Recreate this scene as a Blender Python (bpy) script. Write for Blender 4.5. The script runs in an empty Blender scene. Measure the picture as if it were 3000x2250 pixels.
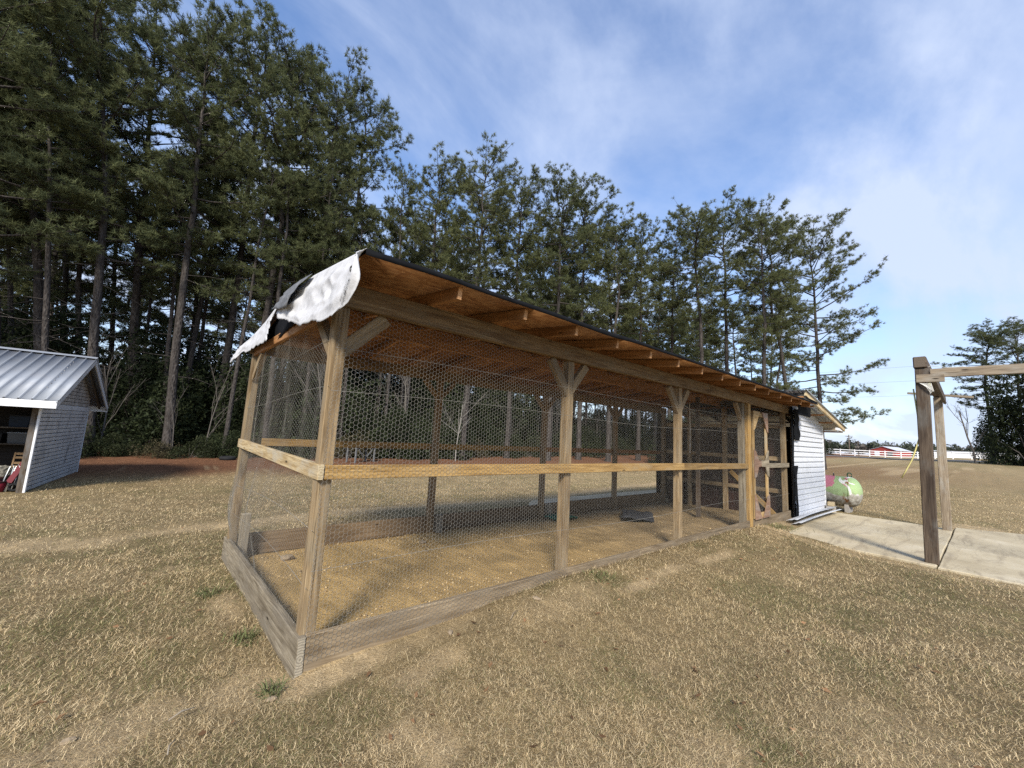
import bpy, bmesh, math, random
import numpy as np
from mathutils import Vector, Matrix
PI = math.pi
R_ = math.radians
S = bpy.context.scene
COL = S.collection

# ------------------------------------------------------------------ camera, sky, sun, exposure
CAM = np.array([-0.727, -2.676, 1.298])
CR = ((0.75896, -0.12347, -0.63932), (-0.64894, -0.06281, -0.75824), (0.05347, 0.99036, -0.12780))
cam_d = bpy.data.cameras.new('camera'); cam = bpy.data.objects.new('camera', cam_d); COL.objects.link(cam)
mw = Matrix.Identity(4)
for i in range(3):
    for j in range(3):
        mw[i][j] = CR[i][j]
    mw[i][3] = CAM[i]
cam.matrix_world = mw
cam_d.sensor_width = 36.0; cam_d.lens = 1165.0 * 36 / 3000; cam_d.clip_start = 0.05; cam_d.clip_end = 4000
S.camera = cam

SUN_EL, SUN_AZ = R_(36), math.atan2(-0.72, -0.69)     # azimuth: where the sun stands, from +X
w = bpy.data.worlds.new('World'); S.world = w; w.use_nodes = True
nt = w.node_tree; nt.nodes.clear()
def N(t, typ, **kw):
    n = t.nodes.new(typ)
    for k, v in kw.items():
        setattr(n, k, v)
    return n
def link(t, a, b):
    t.links.new(a, b)
out = N(nt, 'ShaderNodeOutputWorld'); bg = N(nt, 'ShaderNodeBackground')
sky = N(nt, 'ShaderNodeTexSky', sky_type='NISHITA', sun_disc=False)
sky.sun_elevation = SUN_EL; sky.sun_rotation = PI / 2 - SUN_AZ
sky.air_density = 1.15; sky.dust_density = 0.3; sky.ozone_density = 3.5
tc = N(nt, 'ShaderNodeTexCoord'); sep = N(nt, 'ShaderNodeSeparateXYZ')
link(nt, tc.outputs['Generated'], sep.inputs[0])
def wmath(op, a, b=None):
    m = N(nt, 'ShaderNodeMath', operation=op)
    for i, v in enumerate((a, b)):
        if v is None: continue
        if isinstance(v, (int, float)): m.inputs[i].default_value = v
        else: link(nt, v, m.inputs[i])
    return m.outputs[0]
zc = wmath('ADD', wmath('MAXIMUM', sep.outputs[2], 0.0), 0.28)
u_ = wmath('DIVIDE', sep.outputs[0], zc); v_ = wmath('DIVIDE', sep.outputs[1], zc)
cmb = N(nt, 'ShaderNodeCombineXYZ'); link(nt, u_, cmb.inputs[0]); link(nt, v_, cmb.inputs[1])
def cloud_layer(rot, sx, sy, det, lo, hi, dist, off=(0, 0, 0)):
    mp = N(nt, 'ShaderNodeMapping'); mp.inputs['Rotation'].default_value = (0, 0, R_(rot))
    mp.inputs['Scale'].default_value = (sx, sy, 1); mp.inputs['Location'].default_value = off
    link(nt, cmb.outputs[0], mp.inputs[0])
    nz = N(nt, 'ShaderNodeTexNoise'); nz.inputs['Scale'].default_value = 1.0; nz.inputs['Detail'].default_value = det
    nz.inputs['Roughness'].default_value = 0.58; nz.inputs['Distortion'].default_value = dist
    link(nt, mp.outputs[0], nz.inputs['Vector'])
    mr = N(nt, 'ShaderNodeMapRange'); mr.interpolation_type = 'SMOOTHSTEP'
    mr.inputs[1].default_value = lo; mr.inputs[2].default_value = hi
    link(nt, nz.outputs[0], mr.inputs[0])
    return mr.outputs[0]
c1 = cloud_layer(35, 0.8, 1.3, 8, 0.40, 0.72, 0.7, (7.0, 7.0, 0))
c2 = cloud_layer(-18, 0.8, 1.0, 8, 0.43, 0.66, 0.35, (4.4, 5.9, 0))
c3 = cloud_layer(28, 1.3, 4.2, 6, 0.45, 0.85, 1.2, (1.0, 9.0, 0))
cl = wmath('ADD', wmath('MULTIPLY', c1, 0.5), wmath('MULTIPLY', c2, 0.62))
cl = wmath('ADD', cl, wmath('MULTIPLY', c3, 0.16))
# thin veil thickens towards the horizon (longer path through the cirrus)
veil = wmath('MULTIPLY', wmath('POWER', wmath('SUBTRACT', 1.0, wmath('MAXIMUM', sep.outputs[2], 0.0)), 4.0), 0.75)
cl = wmath('MINIMUM', wmath('ADD', wmath('ADD', cl, veil), 0.02), 0.92)
mx = N(nt, 'ShaderNodeMix', data_type='RGBA')
link(nt, cl, mx.inputs[0]); link(nt, sky.outputs[0], mx.inputs[6]); mx.inputs[7].default_value = (3.0, 3.45, 4.3, 1)
hsw = N(nt, 'ShaderNodeHueSaturation'); hsw.inputs['Saturation'].default_value = 1.10; hsw.inputs['Hue'].default_value = .506; hsw.inputs['Value'].default_value = .98; link(nt, mx.outputs[2], hsw.inputs['Color']); link(nt, hsw.outputs[0], bg.inputs[0]); bg.inputs[1].default_value = 0.118
link(nt, bg.outputs[0], out.inputs[0])

sun_d = bpy.data.lights.new('sun', 'SUN'); sun_d.energy = 2.7; sun_d.angle = R_(13.0); sun_d.color = (1.0, 0.93, 0.82)
sun = bpy.data.objects.new('sun', sun_d); COL.objects.link(sun)
sd = Vector((math.cos(SUN_EL) * math.cos(SUN_AZ), math.cos(SUN_EL) * math.sin(SUN_AZ), math.sin(SUN_EL)))
sun.rotation_euler = sd.to_track_quat('Z', 'Y').to_euler(); sun.location = sd * 60
S.view_settings.view_transform = 'Standard'; S.view_settings.look = 'None'
S.view_settings.exposure = 1.12; S.view_settings.gamma = 1.0; S.view_settings.use_curve_mapping = False
S.cycles.max_bounces = 6; S.cycles.diffuse_bounces = 3; S.cycles.transparent_max_bounces = 6
S.cycles.sample_clamp_indirect = 4.0; S.cycles.use_denoising = False; S.cycles.use_adaptive_sampling = False

# ------------------------------------------------------------------ noise, terrain
rs = np.random.RandomState(7)
_G = rs.rand(256, 256)
def vnoise(x, y):
    x = np.asarray(x, float); y = np.asarray(y, float)
    xi = np.floor(x).astype(int); yi = np.floor(y).astype(int); fx = x - xi; fy = y - yi
    fx = fx * fx * (3 - 2 * fx); fy = fy * fy * (3 - 2 * fy)
    g = lambda a, b: _G[a & 255, b & 255]
    return (g(xi, yi) * (1 - fx) + g(xi + 1, yi) * fx) * (1 - fy) + (g(xi, yi + 1) * (1 - fx) + g(xi + 1, yi + 1) * fx) * fy
def fbm(x, y, o=4):
    s = 0; a = .5; t = 0
    for k in range(o):
        s = s + a * vnoise(x * 2 ** k + 17.3 * k, y * 2 ** k + 5.1 * k); t += a; a *= .55
    return s / t
def sstep(a, b, x):
    t = np.clip((np.asarray(x, float) - a) / (b - a), 0, 1)
    return t * t * (3 - 2 * t)
L = 9.33; W = 2.9
BX = [-3, 0, .7, 1.5, 2.4, 4, 6, 7.3, 8.2, 9.3, 11]
BZ = [-.18, -.17, -.115, -.05, -.012, -.005, -.012, -.05, -.10, -.155, -.18]
def pen_mask(x, y):
    return (x > 0.0) & (x < L + 2.6) & (y > 0.02) & (y < W - .02)
def hgt(x, y):
    x = np.asarray(x, float); y = np.asarray(y, float)
    z = -.18 - .041 * np.clip(y, 0, 9) + .0137 * np.clip(x - 14, 0, 130)
    z = z + .25 * sstep(70, 120, x) * sstep(10, -8, y)
    add = np.interp(x, BX, BZ) + .18
    z = z + add * sstep(-1.5, -.02, y) * (y <= .02)
    z = z + .02 * (fbm(x * .9, y * .9, 3) - .5) * sstep(-1, -6, -np.hypot(x, y))
    z = z + .045 * (fbm(x * 2.1 + 40, y * 2.1, 3) - .5)
    # bank of soil against the end board
    z = z + .05 * np.exp(-((x + .1) / .3) ** 2) * sstep(.6, 1.6, y) * sstep(3.2, 2.4, y)
    fl = -.085 - .045 * np.clip(y, 0, W) + .05 * (fbm(x * 3, y * 3, 3) - .5)
    z = np.where(pen_mask(x, y), fl, z)
    pad = (x > 7.5) & (x < 11.9) & (y < -.3) & (y > -9)
    z = np.where(pad, -.24, z)
    return z
def H1(x, y):
    return float(hgt(np.array([x]), np.array([y]))[0])

# sandy bare patches: x, y, rx, ry, strength
SAND = [(-.73, .09, .30, .16, .7), (-1.0, -.02, .34, .2, .85), (-.9, .42, .2, .12, .4), (.52, -.42, .16, .12, .85), (.74, -.37, .22, .09, .75),
        (.3, -.75, .14, .1, .7), (.4, -.93, .12, .1, .75), (1.5, -1.74, .3, .2, .6), (2.9, -.48, .35, .07, .9), (3.5, -.41, .5, .07, .95), (4.5, -.47, .6, .08, .8),
        (.25, -.1, .4, .12, .9), (.9, -.08, .4, .08, .5), (-.2, 1.35, .11, .42, .7), (-.2, .1, .2, .2, .7), (7.6, -.32, .8, .28, .95), (8.4, -.12, .8, .2, .8), (1.9, -.32, .5, .18, .45),
        (7.2, -2.6, .25, 2.5, .55), (12.6, -2.7, .8, .7, .9), (12.2, -4.5, 1, 2, .6), (2.3, -2.3, .4, .3, .4), (-1.6, 3.2, .6, .3, .35), (-2.2, 1.8, .5, .4, .3)]
TRACK = [(-6, 6.0), (-2.2, 5.25), (-1.4, 5.0), (-.7, 5.3), (.2, 5.5), (3, 5.8), (6, 5.4), (9, 5.6), (14, 6.5)]
def masks(x, y):
    """sand, green, straw masks of the ground cover, 0..1"""
    n1 = fbm(x * 1.7, y * 1.7, 4); n2 = fbm(x * .55 + 30, y * .55 + 11, 4); n3 = fbm(x * 5 + 9, y * 5 + 2, 3)
    s = np.zeros_like(x)
    for (a, b, rx, ry, k) in SAND:
        d = np.hypot((x - a) / rx, (y - b) / ry) + (n1 - .5) * 1.1 + (n3 - .5) * .9
        s = np.maximum(s, k * sstep(1.25, .55, d))
    ty = np.interp(x, [p[0] for p in TRACK], [p[1] for p in TRACK])
    s = np.maximum(s, .75 * sstep(.55, .1, np.abs(y - ty) + (n1 - .5) * .7) * sstep(3, 4, y))
    s = np.maximum(s, .5 * sstep(.72, .85, n1))
    # pale streaks in the field by the road
    s = np.maximum(s, .7 * sstep(.62, .7, fbm(x * .05 + 3, y * .35, 3)) * sstep(30, 38, x) * sstep(80, 60, x) * (y < 14))
    g = sstep(.50, .72, fbm(x * 1.9 + 71, y * 1.9 + 3, 4)) * .7 + sstep(.52, .75, n2) * .45
    g = np.maximum(g, .8 * sstep(.5, .15, np.abs(y - 3.75 - .3 * (n1 - .5))) * (x > 0) * (x < 9))
    g = np.maximum(g, .9 * sstep(.35, .1, np.abs(x - 12.15)) * (y < 0))
    g = np.maximum(g, .85 * np.exp(-((x - 8.0) / .35) ** 2 - ((y + .2) / .16) ** 2))
    g = np.maximum(g, .5 * sstep(.6, .2, np.abs(x - 7.0)) * (y < -.5))
    g = np.clip(g, 0, 1) * (1 - s)
    st = sstep(11.0, 16.5, y + 4 * (n2 - .5) + 1.2 * (n1 - .5))
    rd = sstep(16, 34, x + 10 * (n2 - .5)) * sstep(-6, 6, y + .03 * x + 5 * (n2 - .5)) * sstep(70, 40, x)
    st = np.clip(np.maximum(st, .5 * rd), 0, 1)
    return s, g * (1 - st), st

# ------------------------------------------------------------------ mesh helpers
def mesh_arr(name, verts, faces_list, mat=None, cols=None, smooth=False):
    """verts (n,3); faces_list: list of int arrays (m,3) or (m,4); cols: per-vertex rgb"""
    me = bpy.data.meshes.new(name)
    verts = np.asarray(verts, np.float32)
    me.vertices.add(len(verts)); me.vertices.foreach_set('co', verts.ravel())
    fl = [np.asarray(f, np.int32) for f in faces_list if len(f)]
    nl = sum(f.size for f in fl); nf = sum(len(f) for f in fl)
    me.loops.add(nl); me.polygons.add(nf)
    me.loops.foreach_set('vertex_index', np.concatenate([f.ravel() for f in fl]))
    tot = np.concatenate([np.full(len(f), f.shape[1], np.int32) for f in fl])
    me.polygons.foreach_set('loop_start', np.concatenate([[0], np.cumsum(tot)[:-1]]).astype(np.int32))
    if smooth: me.polygons.foreach_set('use_smooth', np.ones(nf, bool))
    if cols is not None:
        at = me.attributes.new('tint', 'FLOAT_COLOR', 'POINT')
        c4 = np.ones((len(verts), 4), np.float32); c4[:, :3] = cols
        at.data.foreach_set('color', c4.ravel())
    me.update(calc_edges=True); me.validate()
    if mat: me.materials.append(mat)
    return me
def setp(o, label=None, cat=None, group=None, kind=None):
    if label: o['label'] = label
    if cat: o['category'] = cat
    if group: o['group'] = group
    if kind: o['kind'] = kind
    return o
def obj(name, me, parent=None, loc=(0, 0, 0), rot=None, scale=None):
    o = bpy.data.objects.new(name, me); COL.objects.link(o)
    if parent: o.parent = parent
    o.location = loc
    if rot is not None: o.rotation_euler = rot
    if scale is not None: o.scale = scale
    return o
def root(name, label, cat, loc=(0, 0, 0), rz=0, group=None):
    o = bpy.data.objects.new(name, None); COL.objects.link(o); o.location = loc; o.rotation_euler = (0, 0, rz)
    o.empty_display_size = .2
    return setp(o, label, cat, group)
def copy_tree(o, parent=None):
    c = o.copy(); COL.objects.link(c); c.parent = parent
    for ch in [q for q in o.children]:
        copy_tree(ch, c)
    return c
_box = {}
def boxmesh(l, w_, h, mat, bev=.004):
    key = (round(l, 4), round(w_, 4), round(h, 4), mat.name, bev)
    if key not in _box:
        bm = bmesh.new(); bmesh.ops.create_cube(bm, size=1)
        bmesh.ops.scale(bm, vec=(l, w_, h), verts=bm.verts)
        if bev and min(l, w_, h) > 2.5 * bev:
            bmesh.ops.bevel(bm, geom=bm.edges[:], offset=bev, segments=1, affect='EDGES')
        me = bpy.data.meshes.new('board'); bm.to_mesh(me); bm.free(); me.materials.append(mat); _box[key] = me
    return _box[key]
def board(name, parent, p0, p1, w_, h, mat, up=(0, 0, 1), bev=.004, label=None):
    """timber from p0 to p1 (centre line); h measured along up, w_ across"""
    p0 = Vector(p0); p1 = Vector(p1); d = p1 - p0; x = d.normalized(); u = Vector(up)
    if abs(x.dot(u)) > .98: u = Vector((0, 1, 0)) if abs(x.y) < .9 else Vector((1, 0, 0))
    y = u.cross(x).normalized(); z = x.cross(y)
    m = Matrix((x, y, z)).transposed()
    o = obj(name, boxmesh(d.length, w_, h, mat, bev), parent, (p0 + p1) / 2, m.to_euler())
    if label: o['label'] = label
    return o
def bx(name, parent, x0, x1, y0, y1, z0, z1, mat, bev=.004, label=None):
    """axis-aligned box, grain along its longest side"""
    d = (x1 - x0, y1 - y0, z1 - z0); c = ((x0 + x1) / 2, (y0 + y1) / 2, (z0 + z1) / 2); k = d.index(max(d))
    if k == 0: o = obj(name, boxmesh(d[0], d[1], d[2], mat, bev), parent, c)
    elif k == 1: o = obj(name, boxmesh(d[1], d[0], d[2], mat, bev), parent, c, (0, 0, PI / 2))
    else: o = obj(name, boxmesh(d[2], d[1], d[0], mat, bev), parent, c, (0, -PI / 2, 0))
    if label: o['label'] = label
    return o
class MB:
    def __init__(s): s.v = []; s.q = []; s.t = []; s.c = []; s.n = 0
    def add(s, v, q=None, t=None, col=None):
        v = np.asarray(v, float)
        if q is not None and len(q): s.q.append(np.asarray(q) + s.n)
        if t is not None and len(t): s.t.append(np.asarray(t) + s.n)
        s.v.append(v); s.n += len(v)
        if col is not None: s.c.append(np.broadcast_to(np.asarray(col, float), (len(v), 3)))
    def tube(s, pts, rad, sides=6, cap=False, col=None):
        pts = np.asarray(pts, float); n = len(pts); rad = np.broadcast_to(np.asarray(rad, float), (n,))
        d = np.gradient(pts, axis=0); d /= np.linalg.norm(d, axis=1)[:, None] + 1e-9
        ref = np.array([0, 0, 1.]) if abs(d[:, 2]).mean() < .8 else np.array([1., 0, 0])
        a = np.cross(d, ref); a /= np.linalg.norm(a, axis=1)[:, None] + 1e-9; b = np.cross(d, a)
        th = np.arange(sides) / sides * 2 * PI
        v = (pts[:, None] + rad[:, None, None] * (np.cos(th)[None, :, None] * a[:, None] + np.sin(th)[None, :, None] * b[:, None])).reshape(-1, 3)
        i = np.arange(n - 1)[:, None] * sides; k = np.arange(sides)[None]
        q = np.stack([i + k, i + (k + 1) % sides, i + sides + (k + 1) % sides, i + sides + k], -1).reshape(-1, 4)
        t = []
        if cap:
            t = [[0, k + 1, k] for k in range(1, sides - 1)] + [[(n - 1) * sides, (n - 1) * sides + k, (n - 1) * sides + k + 1] for k in range(1, sides - 1)]
        s.add(v, q, t, col)
    def mesh(s, name, mat, smooth=False):
        return mesh_arr(name, np.concatenate(s.v), [np.concatenate(x) for x in (s.q, s.t) if x], mat, np.concatenate(s.c) if s.c else None, smooth)

# ------------------------------------------------------------------ materials
def newmat(name):
    m = bpy.data.materials.new(name); m.use_nodes = True; t = m.node_tree; t.nodes.clear()
    o = N(t, 'ShaderNodeOutputMaterial'); p = N(t, 'ShaderNodeBsdfPrincipled'); link(t, p.outputs[0], o.inputs[0])
    p.inputs['Specular IOR Level'].default_value = .25
    return m, t, p
def ramp(t, src, stops):
    r = N(t, 'ShaderNodeValToRGB'); e = r.color_ramp.elements
    while len(e) < len(stops): e.new(.5)
    for k, (pos, c) in enumerate(stops):
        e[k].position = pos; e[k].color = (*c, 1)
    link(t, src, r.inputs[0]); return r.outputs[0]
def noise(t, vec, scale, det=4, rough=.55, dist=0):
    n = N(t, 'ShaderNodeTexNoise'); n.inputs['Scale'].default_value = scale; n.inputs['Detail'].default_value = det
    n.inputs['Roughness'].default_value = rough; n.inputs['Distortion'].default_value = dist
    if vec is not None: link(t, vec, n.inputs['Vector'])
    return n.outputs[0]
def mapping(t, vec, scale=(1, 1, 1), loc=(0, 0, 0), rot=(0, 0, 0)):
    m = N(t, 'ShaderNodeMapping'); m.inputs['Scale'].default_value = scale; m.inputs['Location'].default_value = loc; m.inputs['Rotation'].default_value = rot
    link(t, vec, m.inputs[0]); return m.outputs[0]
def mixc(t, fac, a, b, blend='MIX'):
    m = N(t, 'ShaderNodeMix', data_type='RGBA', blend_type=blend)
    for i, v in ((0, fac), (6, a), (7, b)):
        if isinstance(v, (int, float)): m.inputs[i].default_value = v
        elif isinstance(v, tuple): m.inputs[i].default_value = (*v, 1)
        else: link(t, v, m.inputs[i])
    return m.outputs[2]
def mrange(t, src, a, b, c=0., d=1.):
    m = N(t, 'ShaderNodeMapRange'); m.inputs[1].default_value = a; m.inputs[2].default_value = b; m.inputs[3].default_value = c; m.inputs[4].default_value = d
    link(t, src, m.inputs[0]); return m.outputs[0]
def bump(t, p, h, strength=.4, dist=.01):
    b = N(t, 'ShaderNodeBump'); b.inputs['Strength'].default_value = strength; b.inputs['Distance'].default_value = dist
    link(t, h, b.inputs['Height']); link(t, b.outputs[0], p.inputs['Normal'])
def objvec(t, spread=40.):
    """object coordinates shifted by a per-object random amount"""
    c = N(t, 'ShaderNodeTexCoord'); oi = N(t, 'ShaderNodeObjectInfo')
    m = N(t, 'ShaderNodeMath', operation='MULTIPLY'); m.inputs[1].default_value = spread; link(t, oi.outputs['Random'], m.inputs[0])
    a = N(t, 'ShaderNodeVectorMath', operation='ADD'); link(t, c.outputs['Object'], a.inputs[0]); link(t, m.outputs[0], a.inputs[1])
    return a.outputs[0], oi.outputs['Random']
def wood(name, c0, c1, c2, weather=None, wamt=.4, rough=.8, dark=.6, endk=.95):
    m, t, p = newmat(name)
    v, rnd = objvec(t)
    g = noise(t, mapping(t, v, (1.6, 26, 26)), 2.0, 5, .6, .7)
    g2 = noise(t, mapping(t, v, (.9, 7, 7)), 1.2, 3, .5, 1.6)
    col = ramp(t, g, [(.28, c0), (.52, c1), (.75, c2)])
    col = mixc(t, mrange(t, g2, .45, .72), col, c0)
    if weather:
        wn = noise(t, mapping(t, v, (1.1, 3, 3)), 2.6, 5, .65)
        col = mixc(t, mrange(t, wn, .62 - .3 * wamt, .80 - .2 * wamt), col, weather)
    # knots
    vo = N(t, 'ShaderNodeTexVoronoi'); vo.inputs['Scale'].default_value = 1.0; link(t, mapping(t, v, (2.2, 9, 9)), vo.inputs['Vector'])
    col = mixc(t, mrange(t, vo.outputs['Distance'], .10, .05), col, tuple(x * .3 for x in c0))
    # fine drying cracks along the grain
    cr = noise(t, mapping(t, v, (1.3, 60, 60)), 1.5, 2, .5, .3)
    col = mixc(t, mrange(t, cr, .66, .74, 0, dark), col, tuple(x * .35 for x in c0))
    tcn_ = N(t, 'ShaderNodeTexCoord'); sn = N(t, 'ShaderNodeSeparateXYZ'); link(t, tcn_.outputs['Normal'], sn.inputs[0])
    ab_ = N(t, 'ShaderNodeMath', operation='ABSOLUTE'); link(t, sn.outputs[0], ab_.inputs[0])
    vl = N(t, 'ShaderNodeVectorMath', operation='LENGTH'); link(t, mapping(t, tcn_.outputs['Object'], (0, 1, 1)), vl.inputs[0])
    rg = N(t, 'ShaderNodeMath', operation='SINE'); mm_ = N(t, 'ShaderNodeMath', operation='MULTIPLY'); mm_.inputs[1].default_value = 420.; link(t, vl.outputs['Value'], mm_.inputs[0]); link(t, mm_.outputs[0], rg.inputs[0])
    endc = mixc(t, mrange(t, rg.outputs[0], -1, 1), tuple(min(1, x * endk) for x in c2), tuple(min(1, x * endk * .8 + .03) for x in c1))
    col = mixc(t, mrange(t, ab_.outputs[0], .85, .9), col, endc)
    hs = N(t, 'ShaderNodeHueSaturation'); link(t, col, hs.inputs['Color']); link(t, mrange(t, rnd, 0, 1, .82, 1.15), hs.inputs['Value'])
    link(t, hs.outputs[0], p.inputs['Base Color']); p.inputs['Roughness'].default_value = rough
    bump(t, p, g, .8, .006)
    return m
M = {}
M['post'] = wood('wood_post', (.13, .085, .042), (.29, .205, .11), (.42, .325, .195), (.25, .20, .13), .5, dark=.9)
M['rail'] = wood('wood_rail_yellow', (.20, .115, .036), (.36, .225, .08), (.45, .31, .13), (.30, .22, .12), .3, dark=.8)
M['siderail'] = wood('wood_rail_sunbleached', (.30, .20, .09), (.52, .40, .22), (.60, .50, .32), (.45, .40, .30), .5)
M['beam'] = wood('wood_beam', (.11, .068, .036), (.235, .16, .085), (.32, .24, .14), (.20, .155, .10), .45, dark=.85)
M['grey'] = wood('wood_grey', (.12, .095, .062), (.28, .235, .165), (.45, .395, .295), (.21, .18, .135), .55, dark=.95)
M['bottom'] = wood('wood_bottom_board', (.12, .085, .048), (.245, .185, .115), (.35, .28, .185), (.20, .16, .11), .55, dark=.85)
M['backboard'] = wood('wood_back_board', (.12, .078, .042), (.20, .14, .082), (.27, .195, .12), None)
M['rafter'] = wood('wood_rafter_orange', (.21, .098, .036), (.35, .175, .07), (.42, .235, .105), None, rough=.7, endk=1.5)
M['dark'] = wood('wood_dark_weathered', (.045, .031, .022), (.10, .073, .05), (.16, .124, .09), (.12, .11, .095), .4, dark=.9)
M['pale'] = wood('wood_pale_weathered', (.14, .105, .07), (.27, .215, .15), (.37, .31, .225), (.30, .275, .23), .5, dark=.9)
M['shedwood'] = wood('wood_shed_frame', (.06, .045, .03), (.12, .095, .07), (.17, .14, .11), (.13, .125, .12), .5)
M['shedin'] = wood('wood_shed_interior_shaded', (.012, .010, .008), (.022, .018, .015), (.03, .026, .022), None)  # shed wood taken near black; the interior's shade is put into the colour
M['plywood'] = wood('plywood_gusset', (.17, .10, .065), (.27, .17, .115), (.32, .22, .155), (.25, .22, .19), .5)
M['door'] = wood('wood_door', (.22, .135, .05), (.38, .26, .12), (.46, .34, .18), (.33, .28, .20), .4)
M['crate'] = wood('wood_crate', (.20, .12, .06), (.32, .21, .11), (.40, .28, .16), None)
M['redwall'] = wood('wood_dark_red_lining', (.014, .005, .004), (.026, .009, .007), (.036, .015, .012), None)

def osb():
    m, t, p = newmat('osb_sheathing'); v, rnd = objvec(t)
    vo = N(t, 'ShaderNodeTexVoronoi'); vo.inputs['Scale'].default_value = 1; link(t, mapping(t, v, (22, 22, 22), rot=(0, 0, .5)), vo.inputs['Vector'])
    sx = N(t, 'ShaderNodeSeparateColor'); link(t, vo.outputs['Color'], sx.inputs[0])
    col = ramp(t, sx.outputs[0], [(.0, (.21, .09, .032)), (.5, (.32, .155, .058)), (1, (.40, .21, .09))])
    st = noise(t, mapping(t, v, (2, 14, 14)), 1.5, 4, .6)
    col = mixc(t, mrange(t, st, .5, .75), col, (.20, .075, .025))
    link(t, col, p.inputs['Base Color']); p.inputs['Roughness'].default_value = .75
    return m
M['osb'] = osb()
def simple(name, c, rough=.7, var=.15, scale=6, metallic=0., spec=.25, dirt=None, damt=.4, bumpk=.0, world=False):
    m, t, p = newmat(name); v, rnd = objvec(t)
    if world: v = mapping(t, N(t, 'ShaderNodeNewGeometry').outputs['Position'], (1, 1, .6))
    n = noise(t, v, scale, 5, .6)
    col = mixc(t, mrange(t, n, .3, .7), tuple(x * (1 - var) for x in c), tuple(min(1, x * (1 + var)) for x in c))
    if dirt:
        d = noise(t, v, scale * .55, 6, .68)
        col = mixc(t, mrange(t, d, .62 - .25 * damt, .85 - .2 * damt, 0, .85), col, dirt)
    link(t, col, p.inputs['Base Color']); p.inputs['Roughness'].default_value = rough; p.inputs['Metallic'].default_value = metallic
    p.inputs['Specular IOR Level'].default_value = spec
    if bumpk: bump(t, p, n, bumpk, .01)
    return m
M['felt'] = simple('black_roofing_felt', (.008, .0085, .010), .9, .3, 8, spec=.08, bumpk=.3)
M['wire'] = simple('galvanised_wire', (.235, .225, .20), .7, .15, 30, spec=.15)
M['tarp'] = simple('white_underlayment', (.54, .54, .545), .6, .08, 14, dirt=(.30, .30, .31), damt=.40, bumpk=.5)
M['greypatch'] = simple('grey_underlayment_back', (.14, .145, .155), .5, .3, 16, dirt=(.32, .32, .34), damt=.3, bumpk=.5)
M['ink'] = simple('dark_ink', (.06, .06, .06), .8, .1)
M['siding'] = simple('white_vinyl_siding', (.60, .615, .64), .5, .04, 5, dirt=(.46, .46, .46), damt=.35, world=True)
M['trimwhite'] = simple('white_painted_trim', (.76, .77, .78), .5, .05, 6)
M['oldsiding'] = simple('mildewed_white_siding', (.46, .48, .50), .65, .08, 5, dirt=(.10, .105, .105), damt=.45, world=True)
M['oldsiding2'] = simple('weathered_gable_board', (.36, .355, .34), .75, .15, 7, dirt=(.11, .105, .10), damt=.75, world=True)
M['metal'] = simple('grey_steel_roof', (.27, .29, .32), .62, .08, 3, metallic=.25, spec=.35, dirt=(.30, .30, .31), damt=.45)
M['metalnew'] = simple('galvanised_roof_sheet', (.42, .44, .46), .4, .1, 4, metallic=.5, spec=.5, dirt=(.28, .26, .25), damt=.3)
M['concrete'] = None
M['bark'] = None
M['black'] = simple('black_plastic', (.02, .02, .022), .5, .1)
M['alu'] = simple('aluminium_tube', (.55, .57, .56), .35, .08, metallic=.7, spec=.5)
M['red'] = simple('red_painted_metal', (.14, .012, .02), .5, .12)
M['redtub'] = simple('red_plastic', (.20, .018, .03), .45, .1)
M['green'] = simple('green_plastic', (.02, .09, .055), .45, .15)
M['blue'] = simple('blue_tarpaulin', (.008, .02, .045), .5, .2)
M['bin'] = simple('grey_plastic_bin', (.09, .095, .10), .45, .15)
M['camo'] = simple('camouflage_cloth', (.16, .15, .12), .85, .6, 14, dirt=(.35, .35, .32), damt=.4)
M['slab'] = simple('dark_rubber_mat', (.04, .042, .047), .8, .3, 16, bumpk=.5)
M['rope'] = simple('yellow_strap', (.62, .55, .22), .7, .1)
M['web'] = simple('white_cord', (.66, .65, .60), .8, .1)
M['block'] = simple('concrete_block', (.30, .28, .25), .9, .15, 20)
M['stone'] = simple('pale_stone', (.27, .21, .14), .85, .2, 20, bumpk=.4)
M['tyre'] = simple('tyre_rubber', (.016, .016, .017), .8, .2)
M['barnred'] = simple('red_barn_siding', (.33, .055, .045), .7, .1)
M['barnroof'] = simple('pale_barn_roof', (.58, .60, .63), .5, .05, metallic=.2)
M['fence'] = simple('white_vinyl_fence', (.80, .80, .80), .5, .02)
M['asphalt'] = simple('asphalt', (.13, .13, .135), .9, .15, 3)
M['line'] = simple('road_paint', (.5, .48, .42), .8, .05)
M['poleWood'] = simple('creosote_pole', (.14, .11, .085), .9, .15)
M['cable'] = simple('cable_grey', (.12, .12, .13), .7, .1)

def tintmat(name, trans=.3, rough=.85, mul=1.0):
    m, t, p = newmat(name)
    at = N(t, 'ShaderNodeAttribute', attribute_name='tint')
    link(t, at.outputs['Color'], p.inputs['Base Color']); p.inputs['Roughness'].default_value = rough
    p.inputs['Specular IOR Level'].default_value = .12
    tr = N(t, 'ShaderNodeBsdfTranslucent'); link(t, at.outputs['Color'], tr.inputs[0])
    ms = N(t, 'ShaderNodeMixShader'); ms.inputs[0].default_value = trans
    link(t, p.outputs[0], ms.inputs[1]); link(t, tr.outputs[0], ms.inputs[2])
    link(t, ms.outputs[0], t.nodes['Material Output'].inputs[0])
    return m
M['blade'] = tintmat('dry_grass_blade', .25)
M['needle'] = tintmat('pine_needle', .40, .7)
M['leaf'] = tintmat('shrub_leaf', .35, .6)
M['clod'] = tintmat('soil_clod', .0)

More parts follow.
